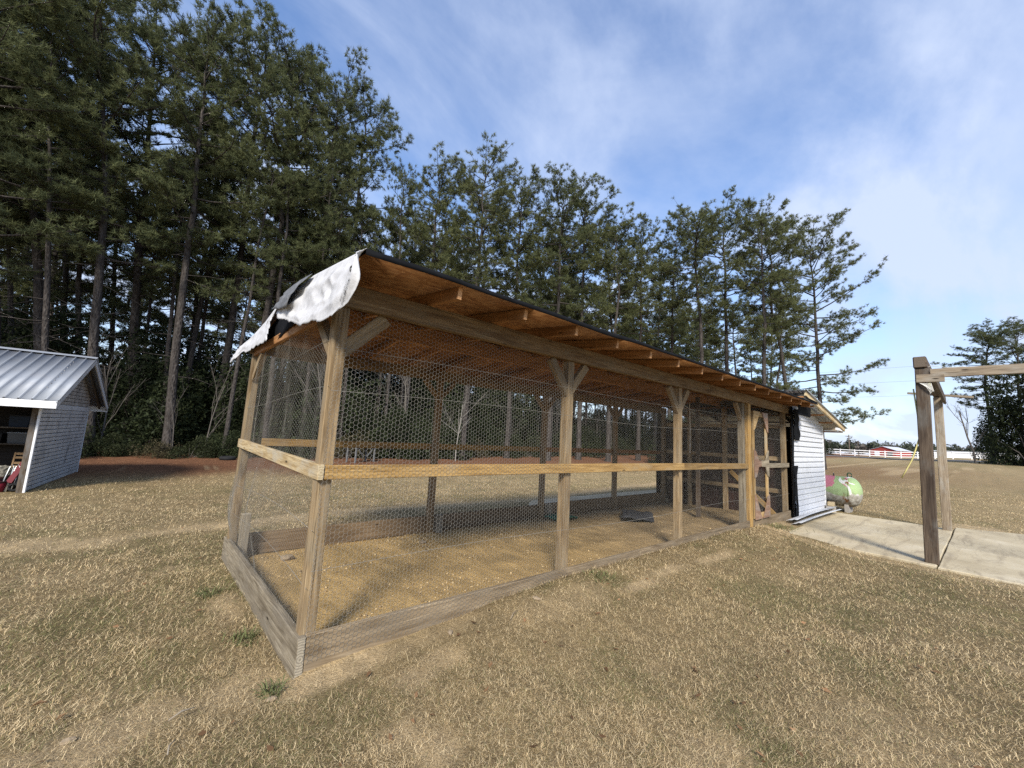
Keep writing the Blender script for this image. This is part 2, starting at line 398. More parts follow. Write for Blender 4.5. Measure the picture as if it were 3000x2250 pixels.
def barkmat():
    m, t, p = newmat('pine_bark'); c = N(t, 'ShaderNodeTexCoord')
    v = c.outputs['Object']
    vo = N(t, 'ShaderNodeTexVoronoi'); vo.inputs['Scale'].default_value = 1; link(t, mapping(t, v, (14, 14, 5)), vo.inputs['Vector'])
    n = noise(t, mapping(t, v, (5, 5, 1.2)), 2, 5, .65)
    col = ramp(t, n, [(.3, (.026, .023, .021)), (.55, (.064, .056, .050)), (.75, (.125, .112, .102))])
    col = mixc(t, mrange(t, vo.outputs['Distance'], .12, .5), (.03, .023, .02), col)
    link(t, col, p.inputs['Base Color']); p.inputs['Roughness'].default_value = .95
    bump(t, p, vo.outputs['Distance'], .8, .05)
    return m
M['bark'] = barkmat()
M['sapling'] = simple('grey_sapling_bark', (.11, .098, .085), .9, .25, 9)
M['palesap'] = simple('pale_sapling_bark', (.25, .235, .21), .9, .2, 9)

def concrete():
    m, t, p = newmat('worn_concrete'); c = N(t, 'ShaderNodeTexCoord'); v = c.outputs['Object']
    n = noise(t, v, 1.3, 7, .62); n2 = noise(t, v, 30, 4, .6); st = noise(t, mapping(t, v, (.5, 2.6, 1)), 1.5, 8, .72, .9)
    col = ramp(t, n, [(.3, (.36, .295, .185)), (.55, (.49, .415, .275)), (.75, (.57, .50, .365))])
    col = mixc(t, mrange(t, st, .50, .66, 0, .75), col, (.20, .155, .10))
    col = mixc(t, mrange(t, n2, .35, .65, .0, .25), col, (.28, .25, .20))
    sp = noise(t, v, 9, 3, .5); col = mixc(t, mrange(t, sp, .70, .76, 0, .7), col, (.14, .12, .09))
    link(t, col, p.inputs['Base Color']); p.inputs['Roughness'].default_value = .9; bump(t, p, n2, .3, .004)
    return m
M['concrete'] = concrete()

def groundmat():
    m, t, p = newmat('lawn_soil'); at = N(t, 'ShaderNodeAttribute', attribute_name='tint')
    c = N(t, 'ShaderNodeTexCoord'); v = c.outputs['Object']
    n1 = noise(t, v, 90, 5, .7); n2 = noise(t, v, 22, 5, .7); n3 = noise(t, mapping(t, v, (6, 1.6, 1)), 1.2, 6, .7)
    col = mixc(t, mrange(t, n1, .35, .68), mixc(t, 1., at.outputs['Color'], (.50, .46, .40), 'MULTIPLY'), at.outputs['Color'])
    col = mixc(t, mrange(t, n2, .40, .66, .35, 0), col, mixc(t, 1., at.outputs['Color'], (.42, .40, .36), 'MULTIPLY'))
    col = mixc(t, mrange(t, n3, .45, .7, 0, .45), col, mixc(t, 1., at.outputs['Color'], (1.35, 1.28, 1.15), 'MULTIPLY'))
    link(t, col, p.inputs['Base Color']); p.inputs['Roughness'].default_value = .95; p.inputs['Specular IOR Level'].default_value = .1
    h = N(t, 'ShaderNodeMath', operation='ADD'); link(t, n1, h.inputs[0]); link(t, n2, h.inputs[1])
    bump(t, p, h.outputs[0], .9, .025)
    return m
M['ground'] = groundmat()
TAN = np.array((.44, .345, .195)); TAN2 = np.array((.34, .26, .145)); SANDC = np.array((.60, .47, .29)); GRN = np.array((.14, .15, .06)); STRAW = np.array((.21, .105, .06)); DIRT = np.array((.68, .485, .225)); DIRT_SHADED = np.array((.45, .34, .20))
def ground_col(x, y):
    s, g, st = masks(x, y)
    n = fbm(x * .35 + 5, y * .35 + 8, 4)[:, None]
    c = TAN * (1 - n) + TAN2 * n
    c = c * (1 - .3 * g[:, None]) + GRN * .3 * g[:, None]
    c = c * (1 - st[:, None]) + STRAW * (.75 + .5 * n) * st[:, None]
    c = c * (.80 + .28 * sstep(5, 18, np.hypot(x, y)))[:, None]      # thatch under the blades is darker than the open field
    c = c * (1 - s[:, None]) + SANDC * s[:, None]
    pm = pen_mask(x, y)
    k = sstep(2.0, 6.0, x + 2 * (n[:, 0] - .5))[:, None]
    c = np.where(pm[:, None], (DIRT * (1 - k) + DIRT_SHADED * k) * (.8 + .45 * fbm(x * 4, y * 4, 3)[:, None]), c)  # pen soil: sunlit near end and shaded far end put into its colour
    return c

# ------------------------------------------------------------------ ground
def axis(lo, hi, fine0, fine1, step):
    a = list(np.arange(fine0, fine1 + 1e-6, step)); d = step; v = fine1
    while v < hi: d *= 1.13; v += d; a.append(min(v, hi))
    d = step; v = fine0; b = []
    while v > lo: d *= 1.13; v -= d; b.append(max(v, lo))
    return np.array(b[::-1] + a)
gx = axis(-1500, 1800, -4, 10, .07); gy = axis(-1500, 1800, -4.5, 7, .07)
# keep the pen's edges crisp under the boards
XX, YY = np.meshgrid(gx, gy, indexing='ij'); xf, yf = XX.ravel(), YY.ravel()
zf = hgt(xf, yf)
nx, ny = len(gx), len(gy)
ii = (np.arange(nx - 1)[:, None] * ny + np.arange(ny - 1)[None]).ravel()
q = np.stack([ii, ii + ny, ii + ny + 1, ii + 1], -1)
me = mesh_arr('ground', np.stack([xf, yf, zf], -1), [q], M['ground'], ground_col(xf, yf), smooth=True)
g = obj('ground', me); setp(g, 'dry tan lawn with sandy bare patches and red straw', 'ground', kind='structure')

# concrete pads
def prism(name, poly, z0, z1, mat, parent=None, bev=.01):
    bm = bmesh.new(); vs = [bm.verts.new((x, y, z1)) for x, y in poly]; f = bm.faces.new(vs)
    if f.normal.z < 0: f.normal_flip()
    r = bmesh.ops.extrude_face_region(bm, geom=[f]); bmesh.ops.translate(bm, vec=(0, 0, z0 - z1), verts=[v for v in r['geom'] if isinstance(v, bmesh.types.BMVert)])
    bmesh.ops.recalc_face_normals(bm, faces=bm.faces[:])
    if bev: bmesh.ops.bevel(bm, geom=[e for e in bm.edges if abs(e.verts[0].co.z - e.verts[1].co.z) < 1e-4 and e.verts[0].co.z > z1 - .001 or (abs(e.verts[0].co.z - e.verts[1].co.z) < 1e-4 and False)], offset=bev, segments=1, affect='EDGES')
    me = bpy.data.meshes.new(name); bm.to_mesh(me); bm.free(); me.materials.append(mat)
    return obj(name, me, parent)
def ragged(pts, amp, n, seed):
    r = random.Random(seed); o = []
    for k, p in enumerate(pts):
        q_ = pts[(k + 1) % len(pts)]
        for j in range(n):
            f = j / n; o.append((p[0] + (q_[0] - p[0]) * f + r.uniform(-amp, amp), p[1] + (q_[1] - p[1]) * f + r.uniform(-amp, amp)))
    return o
setp(prism('concrete_pad', ragged([(7.36, -2.17), (11.9, -2.17), (11.92, .04), (9.5, .0), (8.5, -.22), (7.44, -.42)], .006, 8, 1), -.3, -.145, M['concrete']), 'worn pale concrete pad beside the white sided hen house', 'concrete pad', kind='structure')
setp(prism('concrete_pad', ragged([(7.34, -2.188), (7.15, -9), (13.2, -9), (12.9, -3.2), (12.3, -2.188)], .006, 10, 2), -.3, -.152, M['concrete']), 'stained concrete slab beyond the joint under the timber frame', 'concrete pad', kind='structure')
setp(prism('concrete_path', ragged([(5.9, 4.35), (13.5, 4.35), (13.5, 4.95), (6.6, 5.0)], .03, 10, 3), -.6, -.335, M['concrete']), 'pale concrete strip on the grass behind the coop', 'concrete strip', kind='structure')

# road
ry = np.linspace(-260, 400, 90); rc = 101 + .0009 * (ry - 5) ** 2 * .3
def strip(name, xc, half, dz, mat, ys):
    v = []
    for a, b in zip(xc, ys):
        v += [(a - half, b, 0), (a + half, b, 0)]
    v = np.array(v); v[:, 2] = hgt(v[:, 0], v[:, 1]) + dz
    n = len(ys); k = np.arange(n - 1) * 2
    return obj(name, mesh_arr(name, v, [np.stack([k, k + 1, k + 3, k + 2], -1)], mat))
setp(strip('road', rc, 3.4, .06, M['asphalt'], ry), 'grey asphalt road crossing beyond the field', 'road', kind='structure')
setp(strip('road_marking', rc, .12, .075, M['line'], ry), 'pale painted line along the far road', 'road marking', kind='structure')

# ------------------------------------------------------------------ chicken coop
coop = root('chicken_coop', 'long open timber chicken coop with wire mesh sides and low felt roof', 'chicken coop', (0, 0, -.17))
ZO = .17                                         # children are built in world z plus ZO
def cb(name, p0, p1, w_, h, mat, **k):
    return board(name, coop, (p0[0], p0[1], p0[2] + ZO), (p1[0], p1[1], p1[2] + ZO), w_, h, mat, **k)
def cbx(name, x0, x1, y0, y1, z0, z1, mat, **k):
    return bx(name, coop, x0, x1, y0, y1, z0 + ZO, z1 + ZO, mat, **k)
def sx(y): return -.035 * y                      # the end wall runs slightly out of square
PX = [.055, 2.36, 4.68, 6.96, 9.26]
T = .089
# front posts and back posts
for k, x in enumerate(PX):
    cbx('post', x - T / 2, x + T / 2, .040, .040 + T, -.45, 2.095, M['post'] if k != 3 else M['grey'])
for k, x in enumerate([sx(W) + .05, 2.42, 4.78, 7.1, 9.26]):
    cbx('post', x - T / 2, x + T / 2, W - .04 - T, W - .04, -.6, 2.095, M['beam'] if k else M['post'])
cbx('stub_post', sx(W) + .10, sx(W) + .19, W - .22, W - .135, -.5, .27, M['grey'])
cbx('stub_post', 2.48, 2.57, W - .22, W - .135, -.5, .05, M['grey'])
cbx('stub_post', 4.84, 4.93, W - .22, W - .135, -.5, .05, M['grey'])
cbx('post', 7.04, 7.16, -.01, .08, -.05, 2.09, M['rail'], label='newer yellow post beside the coop door')
# beams (two lengths butted)
cb('beam', (.0, .03, 2.168), (5.54, .03, 2.166), .06, .155, M['beam'])
cb('beam', (5.546, .03, 2.166), (9.40, .03, 2.166), .06, .155, M['beam'])
cb('beam', (sx(W) - .02, W - .07, 2.165), (9.40, W - .07, 2.163), .06, .155, M['beam'])
cb('end_header', (.03, .12, 2.10), (.03 + sx(W), W - .12, 2.10), .038, .089, M['rafter'])
# middle rails
cb('middle_rail', (.045, .019, 1.005), (4.70, .019, .998), .038, .089, M['rail'])
cb('middle_rail', (4.706, .019, .998), (7.04, .019, .985), .038, .089, M['rail'])
cb('middle_rail', (8.02, .019, .985), (9.30, .019, .985), .038, .089, M['grey'])
cb('middle_rail', (.02, -.0, 1.005), (.02 + sx(W) - .01, W + .0, 1.045), .038, .096, M['siderail'])
cb('middle_rail', (.12, W - .02, 1.06), (4.8, W - .02, 1.06), .038, .089, M['rail'])
cb('middle_rail', (4.806, W - .02, 1.06), (9.2, W - .02, 1.06), .038, .089, M['rafter'])
# bottom boards
cb('bottom_board', (.045, .019, -.055), (4.66, .019, -.055), .038, .215, M['bottom'])
cb('bottom_board', (4.666, .019, -.055), (9.30, .019, -.055), .038, .225, M['bottom'])
cb('bottom_board', (.018, -.004, -.07), (.02 + sx(W) - .01, W, -.115), .048, .235, M['grey'], label='silvery weathered end board')
cb('bottom_board', (0, W - .02, -.10), (4.9, W - .02, -.10), .038, .24, M['backboard'])
cb('bottom_board', (4.906, W - .02, -.09), (9.3, W - .02, -.09), .038, .24, M['backboard'])
# knee braces
def brace(x, dirn, y, zt=2.09, dz=.34, dx=.33, th=.07, m=None):
    cb('knee_brace', (x + dirn * .02, y, zt - dz), (x + dirn * dx, y, zt - .01), .06, th, m or M['post'], up=(0, 1, 0) if False else (0, 0, 1))
brace(PX[0], 1, .085, dz=.30, dx=.31, th=.10)
for x in PX[1:3]:
    brace(x, -1, .075, dz=.34, dx=.28, th=.085); brace(x, 1, .075, dz=.30, dx=.26, th=.085)
brace(PX[3], -1, .085, dz=.30, dx=.25)
for x in (2.42, 4.78, 7.1):
    brace(x, -1, W - .085, dz=.28, dx=.26, th=.07, m=M['beam']); brace(x, 1, W - .085, dz=.28, dx=.26, th=.07, m=M['beam'])
for y, d in ((.12, 1), (W - .12, -1)):            # braces of the end wall
    cb('knee_brace', (.05 + sx(y), y, 1.78), (.05 + sx(y + d * .33), y + d * .33, 2.06), .06, .07, M['post'])
# rafters, ridge and roof skin
RZ0, SL, YR = 2.246, .12, 1.45                  # underside height at the front beam, pitch, ridge line
def rz(y): return RZ0 + SL * (YR - abs(y - YR)) if True else 0
YE0, YE1 = -.425, 3.30
for k in range(16):
    x = .055 + .61 * k if k else .02
    if x > 9.45: x = 9.44
    cb('rafter', (x, YE0 if k else .0, rz(YE0 if k else .0) + .044), (x, YR - .022, rz(YR) + .044), .038, .089, M['rafter'])
    xb = x + (sx(W) * (1 - min(1, x)) if x < 1 else 0)
    cb('rafter', (x, YR + .022, rz(YR) + .044), (xb, YE1, rz(YE1) + .044), .038, .089, M['rafter'])
cb('ridge_board', (-.02, YR, 2.375), (9.45, YR, 2.37), .038, .20, M['rafter'])
XE0, XE1 = .005, 9.50
def slope_sheet(name, x0, x1, ya, yb, dz, th, mat, xs0=0., xs1=0.):
    a = Vector((x0, ya, rz(ya) + dz)); b_ = Vector((x1, ya, rz(ya) + dz)); c_ = Vector((x1 + xs1, yb, rz(yb) + dz)); d = Vector((x0 + xs0, yb, rz(yb) + dz))
    v = [a, b_, c_, d] + [p + Vector((0, 0, th)) for p in (a, b_, c_, d)]
    f = [(0, 3, 2, 1), (4, 5, 6, 7), (0, 1, 5, 4), (1, 2, 6, 5), (2, 3, 7, 6), (3, 0, 4, 7)]
    v = np.array([tuple(p) for p in v]); c0 = v.mean(0)
    fl = [tuple(q_) if ya < yb else tuple(reversed(q_)) for q_ in f]
    return obj(name, mesh_arr(name, v - c0, [np.array(fl)], mat), coop, tuple(c0 + np.array([0, 0, ZO])))
YF, YB = -.47, 3.36
xs = [XE0] + [.055 + 1.22 * k for k in range(1, 8)] + [XE1]
for k in range(len(xs) - 1):
    e = sx(W) if k == 0 else 0
    slope_sheet('sheathing_panel', xs[k] + .002, xs[k + 1] - .002, YF, YR, .0905, .012, M['osb'])
    slope_sheet('sheathing_panel', xs[k] + .002, xs[k + 1] - .002, YB, YR, .0905, .012, M['osb'], )
# roofing felt, slightly wavy, lapping over the eaves
def felt(name, ya, yb, x0, x1, mat, drop=.05, seed=0):
    r = np.random.RandomState(seed); n = 90; xs_ = np.linspace(x0, x1, n); V = []; 
    lap = drop * (.55 + .45 * vnoise(xs_ * 1.3, xs_ * 0 + seed)) ; wav = .012 * vnoise(xs_ * 2.2, xs_ * 0 + 4 + seed)
    sg = 1 if ya > yb else -1
    for x, l_, wv in zip(xs_, lap, wav):
        zt = rz(ya) + .104 + wv
        V += [(x, ya + sg * .016, zt - l_), (x, ya + sg * .014, zt + .004), (x, (ya + yb) / 2, rz((ya + yb) / 2) + .107 + wv * .5), (x, yb, rz(yb) + .109)]
    V = np.array(V); k = np.arange(n - 1)[:, None] * 4; j = np.arange(3)[None]
    F = np.stack([k + j, k + 4 + j, k + 5 + j, k + 1 + j], -1).reshape(-1, 4)
    if sg > 0: F = F[:, ::-1]
    o = obj(name, mesh_arr(name, V, [F], mat), coop, (0, 0, ZO)); md = o.modifiers.new('t', 'SOLIDIFY'); md.thickness = .004; md.offset = 1
    return o
felt('roofing_felt', YF, YR, XE0 - .015, XE1 + .02, M['felt'], .036, 3)
felt('roofing_felt', YB, YR, XE0 - .015, XE1 + .02, M['felt'], .06, 8)

# ------------------------------------------------------------------ chicken wire
FF = .0300; A_ = FF / math.sqrt(3)
def hexwire(name, w_, h, rad, fn=None, seed=1):
    ni = int(w_ / (1.5 * A_)) + 2; nj = int(h / FF) + 2
    I, J = np.meshgrid(np.arange(ni), np.arange(nj), indexing='ij'); I = I.ravel(); J = J.ravel()
    cx = I * 1.5 * A_; cy = J * FF + (I % 2) * FF / 2
    P = []
    for (a, b) in (((-A_ / 2, FF / 2), (A_ / 2, FF / 2)), ((A_ / 2, FF / 2), (A_, 0)), ((A_, 0), (A_ / 2, -FF / 2))):
        P.append(np.stack([cx + a[0], cy + a[1], cx + b[0], cy + b[1]], -1))
    P = np.concatenate(P); P = P[(P[:, 0] >= -1e-4) & (P[:, 2] <= w_) & (P[:, [1, 3]].min(1) >= 0) & (P[:, [1, 3]].max(1) <= h)]
    def warp(u, v):
        u2 = u + .006 * (vnoise(u * 7 + seed, v * 7) - .5) + .004 * (vnoise(u * 31, v * 31 + seed) - .5)
        v2 = v + .008 * (vnoise(u * 5 + 50, v * 6 + seed) - .5) + .004 * (vnoise(u * 29 + 9, v * 27 + seed) - .5)
        d = .010 * (vnoise(u * 2.3 + seed, v * 2.1) - .5)
        return (u2, v2, d) if fn is None else fn(u2, v2, d)
    a = np.stack(warp(P[:, 0], P[:, 1]), -1); b = np.stack(warp(P[:, 2], P[:, 3]), -1)
    d = b - a; d /= np.linalg.norm(d, axis=1)[:, None] + 1e-9
    n1 = np.cross(d, np.array([.31, .2, .93])); n1 /= np.linalg.norm(n1, axis=1)[:, None] + 1e-9; n2 = np.cross(d, n1)
    V = []
    for e in (a, b):
        for th in (0, 2 * PI / 3, 4 * PI / 3):
            V.append(e + rad * (math.cos(th) * n1 + math.sin(th) * n2))
    V = np.stack(V, 1); m = len(P); base = (np.arange(m) * 6)[:, None]
    F = np.concatenate([base + np.array([[k, (k + 1) % 3, 3 + (k + 1) % 3, 3 + k]]) for k in range(3)])
    return mesh_arr(name, V.reshape(-1, 3), [F], M['wire'])
PW = 45 * 3 * A_
wf = hexwire('chicken_wire', PW, 2.16, .00085, seed=2); wf2 = hexwire('chicken_wire', PW, 2.16, .00052, seed=6)
for k in range(3):
    o = obj('chicken_wire', wf if k == 0 else wf2, coop, (.02 + k * PW, -.006, -.10 + ZO), (PI / 2, 0, 0)); o['kind'] = 'stuff'
o = obj('chicken_wire', wf2, coop, (9.3 - PW, .042, -.10 + ZO), (PI / 2, 0, 0)); o['kind'] = 'stuff'
def endfn(u, v, d):                               # end wall: bellied and creased
    belly = .07 * np.exp(-((v - .55) / .35) ** 2) * np.sin(np.clip(u / W, 0, 1) * PI) + .05 * np.exp(-((v - .4) / .3) ** 2) * sstep(1.6, 2.6, u)
    crease = .018 * (vnoise(u * 6, v * 1.4 + 3) - .5) + .02 * (fbm(u * 3 + 8, v * 3, 3) - .5)
    x = .035 - .035 * u - .004 - belly * (v < 1.12) + crease * 1.2
    return x, u, v
we = hexwire('chicken_wire', W - .02, 2.2, .00075, endfn, seed=9)
o = obj('chicken_wire', we, coop, (0, .01, -.06 + ZO)); o['kind'] = 'stuff'
tw = MB()
for z, y0, s_ in ((1.52, -.008, .02), (1.80, -.008, .012), (.42, -.008, .02)):
    xx = np.linspace(.02, 9.2, 30); tw.tube(np.stack([xx, xx * 0 + y0, z + ZO + s_ * np.sin(xx * 1.3)], -1), .0014, 4)
for z in (1.50, 1.82, .62, .30):
    yy = np.linspace(.02, W, 14); tw.tube(np.stack([.025 - .035 * yy - .01, yy, z + ZO + .05 * np.sin(yy * 1.2 + z)], -1), .0016, 4)
o = obj('line_wire', tw.mesh('line_wire', M['wire']), coop); o['kind'] = 'stuff'

# ------------------------------------------------------------------ coop door
dr = obj('door', boxmesh(1.90, .03, .07, M['door']), coop, (7.27, .0, 1.02 + ZO), (0, PI / 2, 0))
dr['label'] = 'narrow wire-panelled coop door with plywood gussets'
def dpart(name, x0, x1, y0, y1, z0, z1, mat):
    o = bx(name, coop, x0, x1, y0, y1, z0 + ZO, z1 + ZO, mat); mwp = Matrix.LocRotScale(Vector(dr.location), dr.rotation_euler, None)
    mwc = Matrix.LocRotScale(Vector(o.location), o.rotation_euler, None); o.parent = dr; o.matrix_local = mwp.inverted() @ mwc
    return o
dpart('stile', 7.88, 7.965, -.016, .014, .07, 1.97, M['door'])
dpart('rail', 7.306, 7.879, -.015, .013, 1.885, 1.97, M['door'])
dpart('rail', 7.306, 7.879, -.015, .013, .07, .16, M['door'])
dpart('rail', 7.306, 7.879, -.015, .013, .985, 1.075, M['plywood'])
def gusset(poly, mat):
    o = prism('gusset', poly, -.006, .006, mat, None, 0); mwc = Matrix.Translation((0, -.026, ZO)) @ Matrix.Rotation(PI / 2, 4, 'X')
    mwp = Matrix.LocRotScale(Vector(dr.location), dr.rotation_euler, None); o.parent = dr; o.matrix_local = mwp.inverted() @ mwc
gusset([(7.235, 1.975), (7.56, 1.975), (7.50, 1.90), (7.30, 1.66), (7.235, 1.62)], M['door'])
gusset([(7.97, 1.975), (7.66, 1.975), (7.76, 1.86), (7.91, 1.62), (7.97, 1.60)], M['plywood'])
gusset([(7.235, .06), (7.58, .06), (7.48, .15), (7.30, .44), (7.235, .50)], M['plywood'])
gusset([(7.97, .06), (7.62, .06), (7.70, .17), (7.87, .42), (7.97, .46)], M['plywood'])
gusset([(7.235, 1.28), (7.33, 1.24), (7.44, 1.09), (7.58, 1.08), (7.58, .98), (7.44, .97), (7.33, .80), (7.235, .78)], M['plywood'])
gusset([(7.97, 1.28), (7.89, 1.24), (7.80, 1.09), (7.60, 1.085), (7.60, .975), (7.80, .97), (7.89, .80), (7.97, .78)], M['grey'])
dw = hexwire('door_mesh', .57, 1.80, .00055, seed=4)
o = obj('door_mesh', dw, coop, (7.31, .016, .12 + ZO), (PI / 2, 0, 0)); o['kind'] = 'stuff'

# ------------------------------------------------------------------ torn underlayment over the roof end
ROOFZ = lambda y: rz(y) + .112
def polyline(pts, n, jag=0, seed=0):
    pts = np.array(pts, float); d = np.concatenate([[0], np.cumsum(np.linalg.norm(np.diff(pts, axis=0), axis=1))]); s_ = np.linspace(0, d[-1], n)
    o_ = np.stack([np.interp(s_, d, pts[:, k]) for k in range(3)], -1)
    if jag:
        r = np.random.RandomState(seed); j = r.rand(n) - .5; j += np.repeat(r.rand(n // 5 + 1) - .5, 5)[:n]; o_[:, 2] += j * jag; o_[:, 1] += (r.rand(n) - .5) * jag * .6
    return o_
def tarp_eval(top, bot, U, Vv, bulge, wr, seed):
    nu = len(top); i = U * (nu - 1); i0 = np.clip(np.floor(i).astype(int), 0, nu - 2); f = (i - i0)[..., None]
    a = top[i0] * (1 - f) + top[i0 + 1] * f; b = bot[i0] * (1 - f) + bot[i0 + 1] * f
    v = Vv[..., None]; p = a * (1 - v) + b * v
    n = fbm(U * 4 + seed, Vv * 2.5 + seed, 3) - .5; n2 = .55 - np.abs(vnoise(U * 7 + Vv * 4 + seed, Vv * 3 - U * 3) * 2 - 1) ** .6 + .3 * (np.abs(vnoise(U * 17 - Vv * 9 + seed, Vv * 8 + U * 4) - .5))
    p = p.copy(); p[..., 0] += -bulge * np.sin(Vv * PI * .75) - wr * (n * 1.6 + n2 * .8) * np.clip(Vv * 3, 0, 1)
    return p
def tarp(name, top, bot, nv, bulge, wr, seed, mat, label):
    nu = len(top); U, Vv = np.meshgrid(np.linspace(0, 1, nu), np.linspace(0, 1, nv), indexing='ij')
    P = tarp_eval(top, bot, U, Vv, bulge, wr, seed).reshape(-1, 3); P[:, 2] += ZO
    i = (np.arange(nu - 1)[:, None] * nv + np.arange(nv - 1)[None]).ravel()
    o = obj(name, mesh_arr(name, P, [np.stack([i, i + 1, i + nv + 1, i + nv], -1)], mat, smooth=True), coop)
    md = o.modifiers.new('t', 'SOLIDIFY'); md.thickness = .0015; o['label'] = label
    return o
NA = 60
ta = polyline([(XE0 - .012, YF - .02, ROOFZ(YF)), (XE0 - .02, .1, ROOFZ(.1) + .01), (XE0 - .03, .60, ROOFZ(.60) + .012)], NA)
ba = polyline([(-.03, -.50, 2.22), (-.04, -.53, 2.10), (-.06, -.42, 1.98), (-.07, -.26, 1.93), (-.06, -.02, 1.945), (-.06, .12, 1.965), (-.06, .10, 1.985), (-.08, .45, 2.0), (-.11, .80, 2.09), (-.14, 1.08, 2.17), (-.13, 1.28, 2.25)], NA, .012, 5)
ba[:8, 1:] = polyline([(0, -.49, 2.24), (0, -.535, 2.10), (0, -.51, 2.04)], 8)[:, 1:]
fa = tarp('underlayment_flap', ta, ba, 30, .02, .03, 3.3, M['tarp'], 'white printed underlayment flap hanging over roof end')
tb = polyline([(XE0 - .03, 1.05, ROOFZ(1.05) + .02), (XE0 - .035, 1.5, ROOFZ(1.45) + .02), (XE0 - .06, 2.5, ROOFZ(2.5) + .012), (XE0 - .10, 3.2, ROOFZ(3.2) + .01), (-.14, 3.45, ROOFZ(3.36) - .02)], NA)
bb = polyline([(-.05, 1.10, ROOFZ(1.10) - .02), (-.07, 1.72, 2.37), (-.09, 2.10, 2.25), (-.11, 1.80, 2.10), (-.12, 1.60, 2.05), (-.12, 2.0, 2.07), (-.13, 2.5, 2.09), (-.14, 2.9, 2.10), (-.17, 3.3, 2.10), (-.22, 3.72, 2.03), (-.2, 3.64, 2.10)], NA, .03, 11)
tarp('underlayment_flap', tb, bb, 20, .02, .025, 7.7, M['tarp'], 'torn ragged white underlayment at the back of the roof end')
tcn = polyline([(XE0 - .008, .3, ROOFZ(.3) - .01), (XE0 - .008, 1.45, ROOFZ(1.45) - .01), (XE0 - .02, 3.2, ROOFZ(3.2) - .01)], 40)
bcn = polyline([(-.025, .3, 2.16), (-.03, 1.3, 2.12), (-.04, 1.9, 2.07), (-.07, 3.25, 2.10)], 40, .02, 3)
tarp('hanging_flap', tcn, bcn, 8, .01, .01, 1.2, M['felt'], 'black sheet hanging below the torn underlayment')  # dark sheet closing the gap between the two white flaps
tg = polyline([(-.055, .52, ROOFZ(.52) + .005), (-.05, .98, ROOFZ(.98) + .02)], 16); bgp = polyline([(-.155, .80, 2.19), (-.16, 1.26, 2.27)], 16)
tarp('hanging_flap', tg, bgp, 12, .02, .03, 5.2, M['greypatch'], 'crumpled grey underside of the folded underlayment')
def tarp_text(txt, uc, vc, su, sv, size):
    """print on flap A: a point running along (su,sv) of its sheet coordinates"""
    cu = bpy.data.curves.new('t', 'FONT'); cu.body = txt; cu.size = 1; cu.resolution_u = 1
    tmp = bpy.data.objects.new('t', cu); COL.objects.link(tmp); dg = bpy.context.evaluated_depsgraph_get(); dg.update()
    me = bpy.data.meshes.new_from_object(tmp.evaluated_get(dg)); bpy.data.objects.remove(tmp)
    co = np.zeros(len(me.vertices) * 3); me.vertices.foreach_get('co', co); co = co.reshape(-1, 3)
    # frame on the sheet: along = down its edge, across = towards the back
    P0 = np.array([0, -.505, 2.10]); D = np.array([0, .155, -.15]); D /= np.linalg.norm(D); Nn = np.array([0, .70, .71])
    yz = P0 + np.array([0, uc[0], uc[1]]) + co[:, :1] * size * D + co[:, 1:2] * size * Nn
    # find x on the sheet by nearest sample
    U, Vv = np.meshgrid(np.linspace(0, 1, 240), np.linspace(0, 1, 140), indexing='ij'); Sg = tarp_eval(ta, ba, U, Vv, .02, .03, 3.3).reshape(-1, 3)
    X = np.array([Sg[np.argmin(((Sg[:, 1:] - q_[1:]) ** 2).sum(1)), 0] for q_ in yz])
    v = np.stack([X - .006, yz[:, 1], yz[:, 2] + ZO], -1); me.vertices.foreach_set('co', v.ravel().astype(np.float32)); me.update(); me.materials.append(M['ink'])
    o = obj('printed_lettering', me); o.parent = fa; return o
tarp_text('SRSDISTRIBUTION.COM', (.01, -.005), 0, 0, 0, .021)
tarp_text('CONQUERING TM MARK', (.035, .0), 0, 0, 0, .013)
gm = MB(); th = np.linspace(0, 2 * PI, 13); gm.tube(np.stack([th * 0, .014 * np.cos(th), .014 * np.sin(th)], -1), .005, 5)
o = obj('nail_cap', gm.mesh('nail_cap', M['ink']), fa, (-.065, -.44, 2.175 + ZO))

# black felt rags hanging where the coop meets the hen house
def rag(pts_top, pts_bot, seed, n=16):
    return tarp('hanging_flap', polyline(pts_top, n), polyline(pts_bot, n, .02, seed), 14, .0, .012, seed, M['felt'], 'black felt rag hanging at the hen house corner')
def ragy(x0, x1, y, zt, zb, seed):
    n = 12; U, V_ = np.meshgrid(np.linspace(0, 1, n), np.linspace(0, 1, 24), indexing='ij'); r = np.random.RandomState(seed)
    xr = x1 + .05 * (vnoise(V_ * 6, V_ * 0 + seed) - .5); xl = x0 + .03 * (vnoise(V_ * 5 + 3, V_ * 0 + seed) - .5)
    X = xl + (xr - xl) * U; Y = y - .03 * (vnoise(U * 3 + seed, V_ * 4)) ; Z = zt + (zb - zt) * V_ + ZO
    P = np.stack([X, Y, Z], -1).reshape(-1, 3); i = (np.arange(n - 1)[:, None] * 24 + np.arange(23)[None]).ravel()
    o = obj('hanging_flap', mesh_arr('hanging_flap', P, [np.stack([i, i + 24, i + 25, i + 1], -1)], M['felt'], smooth=True), coop)
    md = o.modifiers.new('t', 'SOLIDIFY'); md.thickness = .004; return o
ragy(9.36, 9.52, -.02, 2.24, -.12, 2); ragy(9.5, 9.86, -.05, 2.2, 1.52, 6); ragy(9.4, 9.6, -.05, .98, -.1, 9)
ragy(9.0, 9.9, -.25, 2.27, 2.03, 4)
# back corner rag
ragy(9.1, 9.33, W + .03, 2.1, -.2, 12)

